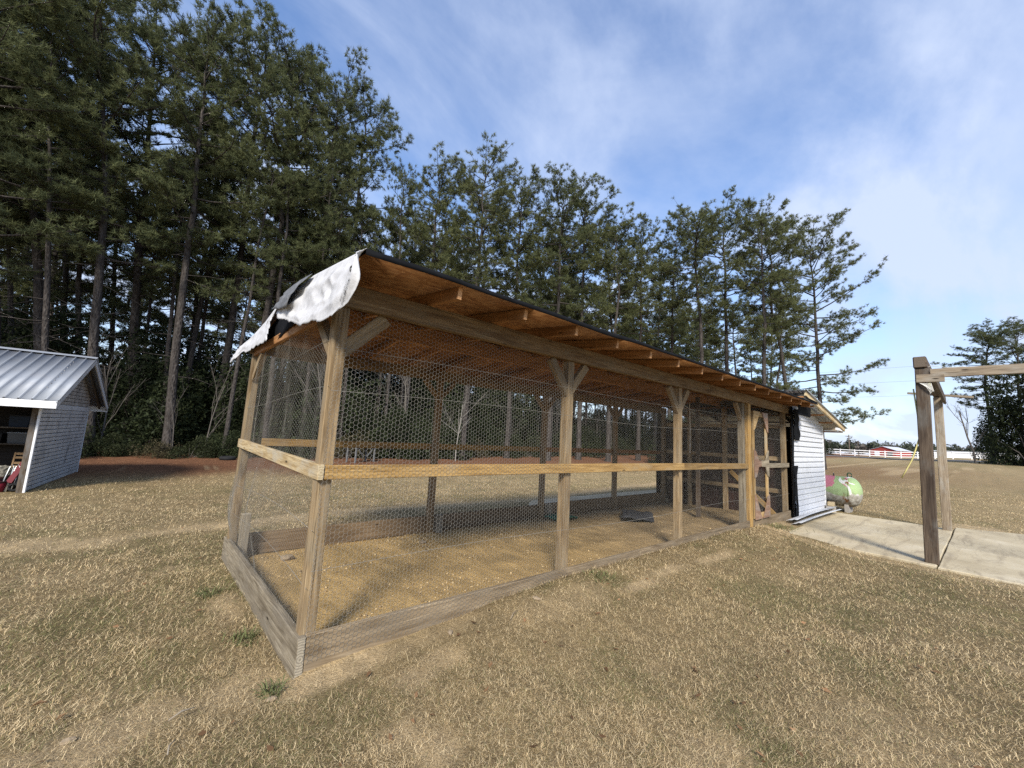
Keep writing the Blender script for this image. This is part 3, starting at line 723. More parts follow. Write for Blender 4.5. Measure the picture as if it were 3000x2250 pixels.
# partition at the far end: rails and studs in front of the hen house
for z in (1.80, 1.10, .42):
    cb('partition_rail', (9.33, .14, z), (9.33, W - .14, z), .038, .089, M['post'])
cbx('partition_stud', 9.28, 9.37, 1.25, 1.34, -.2, 2.2, M['post']); cbx('partition_stud', 9.28, 9.37, 2.1, 2.18, -.2, 2.2, M['post'])
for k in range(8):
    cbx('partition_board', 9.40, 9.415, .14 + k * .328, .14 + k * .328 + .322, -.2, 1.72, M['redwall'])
cb('partition_brace', (9.36, .3, -.1), (9.36, 1.2, .75), .038, .089, M['rail'])
cbx('inner_post', 7.55, 7.62, 1.1, 1.17, -.3, 2.3, M['dark'])

# things lying in the pen
def lump(name, rx, ry, rzz, mat, seed, sub=2):
    bm = bmesh.new(); bmesh.ops.create_icosphere(bm, subdivisions=sub, radius=1); r = random.Random(seed)
    for v in bm.verts:
        k = 1 + r.uniform(-.16, .16); v.co = Vector((v.co.x * rx * k, v.co.y * ry * k, v.co.z * rzz * k))
    me = bpy.data.meshes.new(name); bm.to_mesh(me); bm.free(); me.materials.append(mat); return me
def sheetmesh(name, lx, ly, th_, mat, amp, seed):
    n = 18; U, V_ = np.meshgrid(np.linspace(-.5, .5, n), np.linspace(-.5, .5, n), indexing='ij')
    Z = amp * (fbm(U * 5 + seed, V_ * 5, 3) - .3) + .5 * amp * np.cos(U * PI)
    P = np.stack([U * lx + .02 * fbm(V_ * 7 + seed, U * 0, 2), V_ * ly, Z], -1).reshape(-1, 3); i = (np.arange(n - 1)[:, None] * n + np.arange(n - 1)[None]).ravel()
    F = np.stack([i, i + n, i + n + 1, i + 1], -1); m_ = len(P); B = P - np.array([0, 0, th_])
    edge = [k for k in range(n)] + [k * n + n - 1 for k in range(1, n)] + [(n - 1) * n + k for k in range(n - 2, -1, -1)] + [k * n for k in range(n - 2, 0, -1)]
    e = np.array(edge); e2 = np.roll(e, -1); SF = np.stack([e, e2, e2 + m_, e + m_], -1)
    return mesh_arr(name, np.concatenate([P, B]), [F, F[:, ::-1] + m_, SF], mat)
o = obj('rubber_mat', sheetmesh('rubber_mat', .95, .55, .03, M['slab'], .08, 3), None, (6.3, 1.72, H1(6.3, 1.72) + .06), (0, .03, .6)); setp(o, 'crumpled dark grey rubber mat on the pen floor', 'rubber mat')
o = obj('rubber_mat', sheetmesh('rubber_mat', .55, .4, .025, M['green'], .05, 6), None, (4.95, 2.45, H1(4.95, 2.45) + .05), (0, .03, .2)); setp(o, 'dark green sheet against the back board of the pen', 'plastic sheet')
o = obj('stone', lump('stone', .07, .05, .035, M['stone'], 4), None, (.42, 2.35, H1(.42, 2.35) + .02)); setp(o, 'large pale stone by the back board of the pen', 'stone')
o = obj('stone', lump('stone', .045, .035, .025, M['stone'], 8), None, (2.0, 2.2, H1(2.0, 2.2) + .015)); setp(o, 'small pale stone at the foot of a back post', 'stone')
hs = MB(); hs.tube([(0, 0, 0), (.005, 0, .45), (0, .005, .95)], .006, 5)
o = obj('hanging_string', hs.mesh('hanging_string', M['web']), None, (6.75, .9, 1.15)); setp(o, 'pale string hanging from the coop rafters', 'string')

# ------------------------------------------------------------------ white hen house
hen = root('hen_house', 'white vinyl sided hen house with sloping metal roof at the coop end', 'hen house', (9.5, 0, -.17))
HX = 9.5
def hb(name, p0, p1, w_, h, mat, **k): return board(name, hen, (p0[0] - HX, p0[1], p0[2] + ZO), (p1[0] - HX, p1[1], p1[2] + ZO), w_, h, mat, **k)
def hbx(name, x0, x1, y0, y1, z0, z1, mat, **k): return bx(name, hen, x0 - HX, x1 - HX, y0, y1, z0 + ZO, z1 + ZO, mat, **k)
HS = -.166                                        # roof pitch along +X
def hroof(x): return 2.555 + HS * (x - 9.23)
# siding courses: each a lapped plank, cut to the roof line
EX = .117; n = 21
for k in range(n):
    z0 = -.115 + EX * k; z1 = z0 + EX + .012
    xr = 12.02; zl = hroof(xr) - .09
    if z0 > zl: xr = 9.23 + (z0 + .09 - 2.555) / HS
    if xr < 9.66: break
    ln = xr - 9.52
    bm = bmesh.new(); prof = [(-.020, 0), (-.036, .003), (-.030, .052), (-.016, .058), (-.020, .062), (-.004, EX + .012), (.0, EX + .012), (.0, 0)]
    a = [bm.verts.new((0, p[0], p[1])) for p in prof]; b = [bm.verts.new((ln, p[0], p[1])) for p in prof]
    for j in range(len(prof)):
        j2 = (j + 1) % len(prof); bm.faces.new((a[j], b[j], b[j2], a[j2]))
    bm.faces.new(list(reversed(a))[::-1]); bm.faces.new(b[::-1]); bmesh.ops.recalc_face_normals(bm, faces=bm.faces[:])
    me = bpy.data.meshes.new('siding_plank'); bm.to_mesh(me); bm.free(); me.materials.append(M['siding'])
    o = obj('siding_plank', me, hen, (9.52 - HX, .0, z0 + ZO), (0, R_(.25 * math.sin(k * 1.7)), 0))
hbx('corner_trim', 12.022, 12.07, -.032, .05, -.13, 1.96, M['trimwhite'])
hbx('wall_sheathing', 9.5, 12.02, .003, .02, -.15, 1.93, M['shedwood']); hbx('side_wall', 12.024, 12.045, .06, W, -.15, 1.93, M['siding'])
hbx('back_wall', 9.5, 12.02, W - .02, W, -.15, 1.95, M['shedwood'])
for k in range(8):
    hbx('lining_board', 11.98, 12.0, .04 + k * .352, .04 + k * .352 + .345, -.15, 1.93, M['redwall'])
for y in (-.33, .6, 1.5, 2.4, 3.15):
    nm = 'fly_rafter' if y < 0 else 'rafter'
    hb(nm, (9.28, y, hroof(9.28) - .055), (12.80, y, hroof(12.80) - .055), .038, .089, M['siderail'] if y < 0 else M['post'])
for x in (9.32, 10.1, 10.9, 11.7, 12.4, 12.78):
    hb('purlin', (x, -.30, hroof(x) - .115), (x, 3.1, hroof(x) - .115), .06, .038, M['rafter'])
hb('header', (12.1, -.31, 1.885), (12.1, 3.1, 1.885), .038, .075, M['pale'])
hb('wall_plate', (12.08, -.3, 1.90), (12.75, -.3, 1.885), .045, .06, M['trimwhite'])
hb('front_fascia', (9.9, -.285, hroof(9.9) - .10), (9.75, -.02, hroof(9.75) - .10), .03, .09, M['trimwhite'])
# corrugated roof panels
def ribbed(name, length, width, pitch, ribh, mat, th_=.0015, ribw=.03, flat=True):
    """panel along +x (down the slope), ribs every pitch across y"""
    ys, zs = [], []; y = 0
    nrib = int(round(width / pitch))
    for k in range(nrib + 1):
        yc = k * pitch
        for dy, dz in ((-ribw, 0), (-ribw * .55, ribh), (ribw * .55, ribh), (ribw, 0)):
            yy = min(max(yc + dy, 0), width); ys.append(yy); zs.append(dz)
    ys = np.array(ys); zs = np.array(zs); m_ = len(ys)
    P = np.concatenate([np.stack([np.zeros(m_), ys, zs], -1), np.stack([np.full(m_, length), ys, zs], -1)])
    i = np.arange(m_ - 1); F = np.stack([i, i + m_, i + m_ + 1, i + 1], -1)
    me = mesh_arr(name, P, [F], mat); return me
pn = ribbed('roof_panel', 3.78, .914, .152, .018, M['metalnew'])
for k in range(4):
    o = obj('roof_panel', pn, hen, (9.20 - HX, -.38 + k * .90, hroof(9.20) + ZO + .003 * (k % 2)), (0, math.atan(-HS), 0)); md = o.modifiers.new('t', 'SOLIDIFY'); md.thickness = .002
hb('felt_edge', (8.75, -.47, 2.345), (9.55, -.47, 2.315), .02, .03, M['felt'])

for k, (x, y, a, tl, ln) in enumerate([(8.75, -.06, -.015, .25, 3.1), (8.55, -.22, -.005, .1, 3.05), (9.5, -.03, -.01, .4, 2.4)]):
    bm = bmesh.new(); prof = [(0, 0), (.0, .004), (.06, .012), (.10, .006), (.15, .016), (.19, .004), (.19, 0)]; sgm = 8; rows = []
    for s_ in range(sgm + 1):
        f = s_ / sgm; rows.append([bm.verts.new((ln * f, -p[0] + .05 * math.sin(f * 2.2 + k), p[1] + .05 * tl * math.sin(f * PI) * (1 + p[0] * 3))) for p in prof])
    for r1, r2 in zip(rows, rows[1:]):
        for j in range(len(prof) - 1): bm.faces.new((r1[j], r1[j + 1], r2[j + 1], r2[j]))
    me = bpy.data.meshes.new('siding_strip'); bm.to_mesh(me); bm.free(); me.materials.append(M['siding'])
    o = obj('siding_strip', me, None, (x, y, -.125 + .035 * (2 - k) * .6), (R_(-14 - 6 * k), R_(-.3), a)); md = o.modifiers.new('t', 'SOLIDIFY'); md.thickness = .003
    setp(o, ['loose white siding strip lying nearest the coop door post', 'long loose white siding strip lying outermost on the concrete', 'loose white siding strip tucked against the hen house wall'][k], 'siding strip', 'loose siding strips at the hen house wall')

# ------------------------------------------------------------------ propane tank
def tankmat():
    m, t, p = newmat('painted_tank'); c = N(t, 'ShaderNodeTexCoord'); v = c.outputs['Object']
    n = noise(t, v, 2.2, 2, .4, .8); n3 = noise(t, v, 11, 5, .65)
    se = N(t, 'ShaderNodeSeparateXYZ'); link(t, v, se.inputs[0])
    yn = N(t, 'ShaderNodeMath', operation='ADD'); link(t, se.outputs[1], yn.inputs[0]); link(t, mrange(t, n, .3, .7, -.22, .22), yn.inputs[1])
    zn = N(t, 'ShaderNodeMath', operation='ADD'); link(t, yn.outputs[0], zn.inputs[0]); m2 = N(t, 'ShaderNodeMath', operation='MULTIPLY'); link(t, se.outputs[2], m2.inputs[0]); m2.inputs[1].default_value = .55; link(t, m2.outputs[0], zn.inputs[1])
    col = mixc(t, mrange(t, zn.outputs[0], .46, .475), (.30, .41, .20), (.46, .17, .22))          # green body, pink farther along
    hd = mixc(t, mrange(t, noise(t, mapping(t, v, (1, 1, .55)), 4.2, 2, .4, .8), .50, .52), (.68, .68, .65), (.60, .20, .28))
    col = mixc(t, mrange(t, yn.outputs[0], .05, .035), col, hd)
    col = mixc(t, mrange(t, yn.outputs[0], -.12, -.13), col, (.34, .46, .22))
    low = N(t, 'ShaderNodeMath', operation='ADD'); link(t, se.outputs[2], low.inputs[0]); link(t, mrange(t, n, .3, .7, -.08, .08), low.inputs[1])
    col = mixc(t, mrange(t, low.outputs[0], -.02, -.04), col, (.46, .45, .40))
    dirt = mrange(t, n3, .38, .62, 0, .9)
    dm = N(t, 'ShaderNodeMath', operation='MULTIPLY'); link(t, dirt, dm.inputs[0]); link(t, mrange(t, se.outputs[2], .12, -.2), dm.inputs[1])
    col = mixc(t, dm.outputs[0], col, (.14, .115, .085))
    rs_ = N(t, 'ShaderNodeMath', operation='MULTIPLY'); link(t, mrange(t, noise(t, mapping(t, v, (1, 1, .35), (3, 1, 2)), 9, 4, .6), .52, .6), rs_.inputs[0])
    ab = N(t, 'ShaderNodeMath', operation='ABSOLUTE'); ad = N(t, 'ShaderNodeMath', operation='ADD'); ad.inputs[1].default_value = -.03; link(t, se.outputs[1], ad.inputs[0]); link(t, ad.outputs[0], ab.inputs[0])
    link(t, mrange(t, ab.outputs[0], .09, .04), rs_.inputs[1]); col = mixc(t, rs_.outputs[0], col, (.23, .10, .035))
    link(t, col, p.inputs['Base Color']); p.inputs['Roughness'].default_value = .62; p.inputs['Specular IOR Level'].default_value = .25
    return m
M['tank'] = tankmat()
tank = root('propane_tank', 'pink and green painted propane tank with rusty seam beside hen house', 'propane tank', (12.6, -.42, -.17))
rt, ln = .375, 1.75
prof = []
for k in range(9):
    a = PI / 2 * k / 8; prof.append((-.24 * math.cos(a), rt * math.sin(a)))
prof += [(0.0, rt), (.012, rt + .006), (.024, rt), (ln / 2, rt), (ln - .02, rt), (ln, rt)]
for k in range(1, 9):
    a = PI / 2 * (1 - k / 8); prof.append((ln + .24 * math.cos(a), rt * math.sin(a)))
mb = MB(); sd_ = 40; th = np.arange(sd_) / sd_ * 2 * PI
V = np.array([[(r * math.cos(t_), y, r * math.sin(t_)) for t_ in th] for y, r in prof]).reshape(-1, 3)
i = (np.arange(len(prof) - 1)[:, None] * sd_ + np.arange(sd_)[None]); k2 = np.arange(len(prof) - 1)[:, None] * sd_ + (np.arange(sd_)[None] + 1) % sd_
F = np.stack([i, k2, k2 + sd_, i + sd_], -1).reshape(-1, 4)
o = obj('shell', mesh_arr('shell', V, [F], M['tank'], smooth=True), tank, (0, 0, .50))
for y in (.05, 1.55):
    o = prism('foot', [(-.24, -.04), (.24, -.04), (.24, .04), (-.24, .04)], -.02, .20, M['block'], tank, .004); o.location = (0, y, .0)
mb = MB(); th = np.linspace(0, 2 * PI, 15); mb.tube(np.stack([th * 0, .045 * np.cos(th), .055 * np.sin(th)], -1), .014, 6)
for y in (.0, 1.7): obj('lifting_lug', mb.mesh('lifting_lug', M['green']), tank, (0, y, .92))
mb = MB(); mb.tube([(0, 0, 0), (0, 0, .03), (0, 0, .10), (0, 0, .12)], [.13, .13, .12, .04], 14, True); obj('valve_dome', mb.mesh('valve_dome', M['tank']), tank, (0, .85, .86))
mb = MB(); mb.tube([(0, 0, 0), (0, 0, .06)], .015, 6, True); mb.tube([(-.02, 0, .06), (.03, 0, .07)], .008, 5, True); obj('bleed_valve', mb.mesh('bleed_valve', M['black']), tank, (0, .32, .865))
def blockthing(x, y, z, lx, ly, lz, rzr, lab, mat='block'):
    o = obj('concrete_block', boxmesh(lx, ly, lz, M[mat], .008), None, (x, y, z), (0, 0, rzr)); setp(o, lab, 'block')
blockthing(12.05, -.1, -.12, .4, .2, .19, .3, 'grey concrete block on the ground beside the tank')
blockthing(12.1, -.12, .025, .18, .14, .10, .1, 'small wooden block wedged on the concrete block under the tank', 'siderail')

# ------------------------------------------------------------------ timber frame over the concrete
fr = root('timber_frame', 'tall weathered timber frame of posts and beams standing on the concrete', 'timber frame', (7.55, -2.12, -.15))
FX, FY, FZ = 7.55, -2.12, -.15
def fb(name, p0, p1, w_, h, mat, **k): return board(name, fr, (p0[0] - FX, p0[1] - FY, p0[2] - FZ), (p1[0] - FX, p1[1] - FY, p1[2] - FZ), w_, h, mat, **k)
fb('post', (7.55, -2.12, -.15), (7.56, -2.165, 2.585), .14, .14, M['dark'], bev=.008, label='dark weathered near post')
fb('post', (11.6, -2.10, -.15), (11.6, -2.12, 2.58), .135, .135, M['pale'], bev=.008, label='paler weathered far post')
fb('top_beam', (7.46, -2.155, 2.675), (11.75, -2.12, 2.68), .14, .165, M['dark'], bev=.012)
fb('cross_beam', (7.50, -2.25, 2.505), (7.50, -6.5, 2.48), .045, .125, M['pale'])
fb('cleat', (7.465, -2.105, 2.432), (7.465, -2.39, 2.428), .03, .115, M['pale'])
fb('inner_beam', (7.64, -2.27, 2.50), (11.52, -2.22, 2.50), .04, .14, M['dark'])
fb('batten', (11.53, -1.67, 2.685), (11.53, -2.62, 2.56), .03, .045, M['pale'])
fb('post', (7.55, -6.4, -.15), (7.55, -6.4, 2.42), .14, .14, M['dark'], bev=.008)
mb = MB()
r = random.Random(3)
for k in range(9):
    mb.tube([(7.47, -2.13 - .015 * k, 2.375 - .002 * k), (7.45, -2.18 - .012 * k, 2.33 - .012 * k), (7.47, -2.245 + r.uniform(-.01, .01), 2.24 + r.uniform(-.03, .03))], .004, 4)
o = obj('cord_wrap', mb.mesh('cord_wrap', M['web']), None); setp(o, 'frayed white cord wound round the top of the dark post', 'cord')
mb = MB(); mb.tube([(7.48, -2.235, 2.37), (7.478, -2.24, 2.29)], .012, 6, True); o = obj('yellow_strap', mb.mesh('yellow_strap', M['rope'])); setp(o, 'short yellow strap end under the cleat of the dark post', 'strap')
mb = MB(); mb.tube([(7.60, -2.06, 2.3), (7.58, -2.085, 1.9), (7.52, -2.085, 1.56), (7.50, -2.03, 1.36), (7.5, -2.0, 1.26), (7.5, -1.93, 1.10), (7.5, -1.878, .985)], .009, 6, True)
o = obj('yellow_strap', mb.mesh('yellow_strap', M['rope'], True)); setp(o, 'pale yellow strap dangling beside the dark post', 'strap')
mb = MB(); mb.tube([(7.5, -2.24, 2.60), (7.5, -2.26, 2.615), (7.5, -2.42, 2.575), (7.5, -2.6, 2.57)], .004, 4); o = obj('cord', mb.mesh('cord', M['web'])); setp(o, 'thin white cord running along the cross beam', 'cord')

# ------------------------------------------------------------------ old shed at the wood's edge
SHX, SHY, SHZ, SHR = -3.02, 11.3, -.56, R_(-3.76)
shed = root('storage_shed', 'old white sided storage shed with ribbed steel roof and open front', 'shed', (SHX, SHY, SHZ), SHR)
SD, SWD, SH = 4.27, 4.6, 1.93
def sroof(y): return 2.10 + .485 * (min(y, SD - y) + .5)
k = 0; z = .02
while z < 3.1:
    e = .098; top = z + e
    if z < 1.88: y0, y1, mt, nm = .05, SD - .05, 'oldsiding', 'siding_plank'
    elif z < 2.02: z = 2.02; continue
    else:
        yc = (z + .02 - 2.10) / .485 - .5 + .12; y0, y1, mt, nm = max(.05, yc), min(SD - .05, SD - yc), 'oldsiding2', 'gable_board'
        if y1 - y0 < .25: break
    board(nm, shed, (-.006, y0, z + e / 2), (-.006, y1, z + e / 2), .014, e - .014, M[mt], up=(.16, 0, 1), bev=.003)
    z += e; k += 1
bx('frieze_board', shed, -.02, .012, .02, SD - .02, 1.885, 2.015, M['oldsiding'])
bx('wall_backing', shed, -.035, -.016, .06, SD - .06, .0, 2.1, M['shedwood'])
bx('corner_post', shed, -.13, -.03, -.02, .09, -.05, 2.0, M['shedwood']); bx('corner_trim', shed, -.028, .012, -.03, .03, -.04, 1.9, M['trimwhite'])
bx('corner_trim', shed, -.02, .014, SD - .04, SD + .01, -.02, 1.9, M['oldsiding'])
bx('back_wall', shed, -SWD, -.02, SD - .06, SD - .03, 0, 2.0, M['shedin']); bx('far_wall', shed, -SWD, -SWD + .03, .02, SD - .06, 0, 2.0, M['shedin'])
bx('floor', shed, -SWD, -.04, .02, SD - .07, -.06, .0, M['shedwood'])
bx('front_fascia', shed, -SWD - .2, .34, -.535, -.50, 1.90, 2.065, M['trimwhite']); bx('back_fascia', shed, -SWD - .2, .34, SD + .50, SD + .535, 1.90, 2.065, M['trimwhite'])
for ya, yb in ((-.52, SD / 2), (SD + .52, SD / 2)):
    board('rake_board', shed, (.33, ya, sroof(ya) - .10), (.33, yb, sroof(yb) - .10), .03, .14, M['oldsiding'])
for x in (.15, -.6, -1.5, -2.5, -3.5, -4.4):
    for ya in (-.5, SD + .5): board('rafter', shed, (x, ya, sroof(ya) - .075), (x, SD / 2, sroof(SD / 2) - .075), .04, .09, M['shedwood'])
ps = math.hypot(SD / 2 + .53, .485 * (SD / 2 + .53))
pm = ribbed('roof_panel', ps, .80, .20, .024, M['metal'], ribw=.022)
al = math.atan(.485)
for k in range(7):
    # front slope: panel x axis points down the slope to the front
    o = obj('roof_panel', pm, shed, (.36 - .80 * k, SD / 2, sroof(SD / 2) - .012)); o.rotation_euler = (Matrix.Rotation(-PI / 2, 3, 'Z') @ Matrix.Rotation(al, 3, 'Y')).to_euler(); o.location.x -= .80
    md = o.modifiers.new('t', 'SOLIDIFY'); md.thickness = .003
    o = obj('roof_panel', pm, shed, (.36 - .80 * k, SD / 2, sroof(SD / 2) - .012)); o.rotation_euler = (Matrix.Rotation(PI / 2, 3, 'Z') @ Matrix.Rotation(al, 3, 'Y')).to_euler()
    md = o.modifiers.new('t', 'SOLIDIFY'); md.thickness = .003
for s_ in (-1, 1): board('ridge_cap', shed, (.37, SD / 2 + s_ * .055, sroof(SD / 2) + .008), (-SWD - .2, SD / 2 + s_ * .055, sroof(SD / 2) + .008), .12, .006, M['metal'], up=(0, s_ * .485, 1), bev=0)
for z in (1.03, 1.42): bx('shelf', shed, -2.2, -.14, .95, 1.35, z - .03, z, M['shedwood'])
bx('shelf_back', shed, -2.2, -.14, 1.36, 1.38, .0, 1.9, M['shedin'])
def sw(x, y, z):
    c_, s_ = math.cos(SHR), math.sin(SHR); return (SHX + c_ * x - s_ * y, SHY + s_ * x + c_ * y, SHZ + z)
def tub(name, w0, w1, d0, h, mat, rim=.012):
    bm = bmesh.new(); bmesh.ops.create_cube(bm, size=1)
    for v in bm.verts:
        k_ = w1 if v.co.z > 0 else w0; v.co.x *= k_; v.co.y *= d0 * (k_ / w1); v.co.z = (v.co.z + .5) * h
    bmesh.ops.bevel(bm, geom=bm.edges[:], offset=.012, segments=2, affect='EDGES'); me = bpy.data.meshes.new(name); bm.to_mesh(me); bm.free(); me.materials.append(mat); return me
for k, (x, z, w_, h, mt, lab) in enumerate([(-.22, 1.03, .17, .22, 'bin', 'narrow grey bin at the post end of the lower shed shelf'), (-.52, 1.03, .34, .24, 'bin', 'wide grey bin with pale lid on the lower shed shelf'), (-.92, 1.03, .3, .2, 'black', 'black box on the lower shed shelf'), (-.24, 1.42, .18, .30, 'redtub', 'dull red box at the post end of the upper shed shelf'), (-.55, 1.42, .34, .26, 'blue', 'dark blue bundle on the upper shed shelf')]):
    t_ = root('storage_bin', lab, 'bin', sw(x, 1.14, z), SHR); obj('body', tub('body', w_ * .9, w_, .26, h, M[mt]), t_)
    obj('lid', boxmesh(w_ + .02, .28, .02, M['black' if mt != 'bin' else 'metal'], .004), t_, (0, 0, h + .011))
cr = root('wooden_rack', 'slatted wooden rack leaning inside the shed opening', 'rack', sw(-.22, .55, .0), SHR + .05)
for x in (-.2, .2): board('upright', cr, (x, 0, 0), (x, .2, .84), .03, .04, M['crate'])
for z in (.15, .38, .52, .60, .72, .81): board('slat', cr, (-.185, .018 + .238 * z - .028, z), (.185, .018 + .238 * z - .028, z), .014, .05, M['crate'])
ch = root('folding_chair', 'folded lawn chair with pale tubes leaning by the shed rack', 'folding chair', sw(-.30, .18, .0), SHR - .1)
for k, x in enumerate((-.06, .03)):
    mb = MB(); mb.tube([(x - .05, 0, 0), (x - .03, .04, .3), (x, .08, .56), (x + .03, .09, .60), (x + .06, .08, .55), (x + .05, .04, .28), (x + .02, .0, .02)], .011, 7, True); obj('tube_frame', mb.mesh('tube_frame', M['alu'], True), ch)
obj('folded_webbing', boxmesh(.10, .05, .42, M['black'], .008), ch, (.10, .09, .33), (R_(-10), R_(6), 0))
mb = MB(); mb.tube([(0, 0, 0), (.0, .03, .02), (.02, .03, .4)], .012, 6); mb.tube([(.09, 0, 0), (.09, .03, .4)], .012, 6)
rd = root('hand_truck', 'red metal hand truck tilted against the shed post', 'hand truck', sw(-.20, .16, .03), SHR)
board('back_plate', rd, (-.10, .0, .18), (.04, .12, .62), .10, .02, M['red'], up=(0, -1, .3)); board('handle', rd, (.035, .115, .61), (.075, .14, .74), .02, .02, M['black'])
mb = MB(); th = np.linspace(0, 2 * PI, 17)
mb.tube(np.stack([.07 * np.cos(th), th * 0, .07 * np.sin(th)], -1), .025, 7)
for x in (-.02, .07): obj('wheel', mb.mesh('wheel', M['tyre'], True), rd, (x, .02 + .06 * (x > 0), .075))
o = obj('green_board', boxmesh(.07, .03, .78, M['green'], .006), None, sw(-.085, .30, .47), (R_(-8), R_(5), SHR)); setp(o, 'dark green plastic panel standing against the shed post', 'panel')
t_ = root('red_tub', 'round red tub with black rim on the shed floor', 'tub', sw(-.48, .22, .0), 0)
mb = MB(); mb.tube([(0, 0, 0), (0, 0, .02), (0, 0, .22), (0, 0, .23)], [.11, .125, .15, .14], 18, True); obj('body', mb.mesh('body', M['redtub'], True), t_)
mb = MB(); th = np.linspace(0, 2 * PI, 25); mb.tube(np.stack([.155 * np.cos(th), .155 * np.sin(th), .235 + th * 0], -1), .016, 6); obj('rim', mb.mesh('rim', M['black'], True), t_)
o = obj('cloth_bundle', lump('cloth_bundle', .17, .14, .15, M['camo'], 5, 3), None, sw(-.47, .35, .42), (0, 0, .3)); setp(o, 'crumpled camouflage cloth bundle in the shed opening', 'cloth bundle')
o = obj('bin_stand', boxmesh(.4, .35, .30, M['shedwood'], .01), None, sw(-.50, .62, .15), (0, 0, SHR)); setp(o, 'dark wooden box under the camouflage bundle', 'box')

# ------------------------------------------------------------------ vegetation
def needles(rng, P, Ax, per, l0, l1, wd, c_lo, c_hi, shade=None):
    """P tuft positions (n,3), Ax axes (n,3) -> verts, tris, colours"""
    n = len(P); m_ = n * per
    Pb = np.repeat(P, per, 0); A = np.repeat(Ax, per, 0)
    d = A * .75 + rng.normal(size=(m_, 3)) * .62; d /= np.linalg.norm(d, axis=1)[:, None] + 1e-9
    l = rng.uniform(l0, l1, m_)[:, None]; s = np.cross(d, rng.normal(size=(m_, 3))); s /= np.linalg.norm(s, axis=1)[:, None] + 1e-9
    b = Pb + rng.normal(size=(m_, 3)) * .03
    V = np.stack([b - s * wd, b + s * wd, b + d * l], 1)
    k = np.repeat(rng.rand(n), per) * .6 + rng.rand(m_) * .4
    col = c_lo[None] * (1 - k[:, None]) + c_hi[None] * k[:, None]
    C = np.repeat(col, 3, 0)
    return V.reshape(-1, 3), np.arange(m_ * 3).reshape(-1, 3), C
def pine(seed, H=22., cb_=.45, Rr=3.4, nb=52, sub=1.0, per=17, lean=.02, r0=.185, dead=14, tone=0, shape=.8):
    rng = np.random.RandomState(seed); tk = MB(); zz = np.linspace(0, 1, 15)
    wx = np.cumsum(rng.normal(size=15)) * .012 * H * lean / .02 * .35; wy = np.cumsum(rng.normal(size=15)) * .012 * H * lean / .02 * .35
    wx -= wx[0]; wy -= wy[0]; axis_ = np.stack([wx * zz, wy * zz, zz * H], -1); axis_[0, 2] = -.4
    rad = r0 * (1 - zz) ** .75 + .025; rad[0] *= 1.35; tk.tube(axis_, rad, 9)
    at = lambda t: np.array([np.interp(t, zz, axis_[:, k_]) for k_ in range(3)])
    TP, TA = [], []
    def limb(t, az, ln_, el, alive):
        p0 = at(t); d = np.array([math.cos(az) * math.cos(el), math.sin(az) * math.cos(el), math.sin(el)])
        s = np.linspace(0, 1, 5); side = np.array([-math.sin(az), math.cos(az), 0]); bend = rng.normal() * .18; up_ = rng.uniform(.05, .28) if alive else rng.uniform(-.25, .05)
        path = p0 + d * (s * ln_)[:, None] + side * (bend * s ** 2 * ln_)[:, None] + np.array([0, 0, 1.]) * (up_ * s ** 2 * ln_)[:, None] + rng.normal(size=(5, 3)) * .03 * ln_ * s[:, None] * .6
        br = (.018 + .016 * ln_) * (.7 if alive else .45); tk.tube(path, np.linspace(br, .008, 5), 4)
        ns = int(round((2.5 + ln_ * 2.6) * sub)) if alive else int(rng.randint(1, 4))
        for k_ in range(ns):
            u = rng.uniform(.28, 1.0) if alive else rng.uniform(.3, .9); p = np.array([np.interp(u, s, path[:, j]) for j in range(3)])
            sd2 = side * rng.choice([-1, 1]) * rng.uniform(.3, 1.0) + d * rng.uniform(.2, 1.0) + np.array([0, 0, rng.uniform(-.15, .65)])
            sd2 /= np.linalg.norm(sd2); l2 = rng.uniform(.35, .95) * (.55 + .22 * ln_) * (1.15 - .5 * u)
            e = p + sd2 * l2; tk.tube([p, (p + e) / 2 + rng.normal(size=3) * .03, e], [.012, .009, .005], 3)
            if alive:
                m_ = 3 + int(l2 * 3.2)
                for j in range(m_):
                    f = rng.uniform(.3, 1.0) if j else 1.0
                    q_ = p + sd2 * l2 * f + rng.normal(size=3) * .11 * (1 if j else .2); TP.append(q_); a_ = sd2 * .6 + rng.normal(size=3) * .45 + np.array([0, 0, .35]); TA.append(a_ / np.linalg.norm(a_))
        if alive:
            TP.append(path[-1]); TA.append((path[-1] - path[-2]) / (np.linalg.norm(path[-1] - path[-2]) + 1e-9))
    for b in range(nb):
        f = (b + rng.rand() * .8) / nb; t = cb_ + (1 - cb_) * f ** .80; az = b * 2.4 + rng.normal() * .5
        prof_ = (math.sin(PI * (.24 + .56 * f)) ** shape) * .92 + .06
        ln_ = Rr * prof_ * (rng.uniform(.5, 1.18) if f < .7 else rng.uniform(.72, 1.05)); el = R_(-6 + 50 * f ** 1.6 + rng.normal() * 10); limb(min(t, .985), az, ln_, el, True)
    for k_ in range(dead): limb(rng.uniform(max(.12, cb_ - .28), cb_ + .1), rng.rand() * 6.3, rng.uniform(.6, 2.2), R_(rng.uniform(-25, 20)), False)
    tip = at(1.0)
    for k_ in range(26): TP.append(tip + rng.normal(size=3) * .34 - np.array([0, 0, .15])); TA.append(np.array([0, 0, 1.]))
    lo, hi = [(np.array((.064, .080, .040)), np.array((.178, .195, .088))), (np.array((.070, .085, .040)), np.array((.205, .218, .095)))][tone]
    V, F, C = needles(rng, np.array(TP), np.array(TA), per, .17, .30, .0145, lo, hi)
    return tk.mesh('trunk', M['bark'], True), mesh_arr('crown', V, [F], M['needle'], C), len(TP)
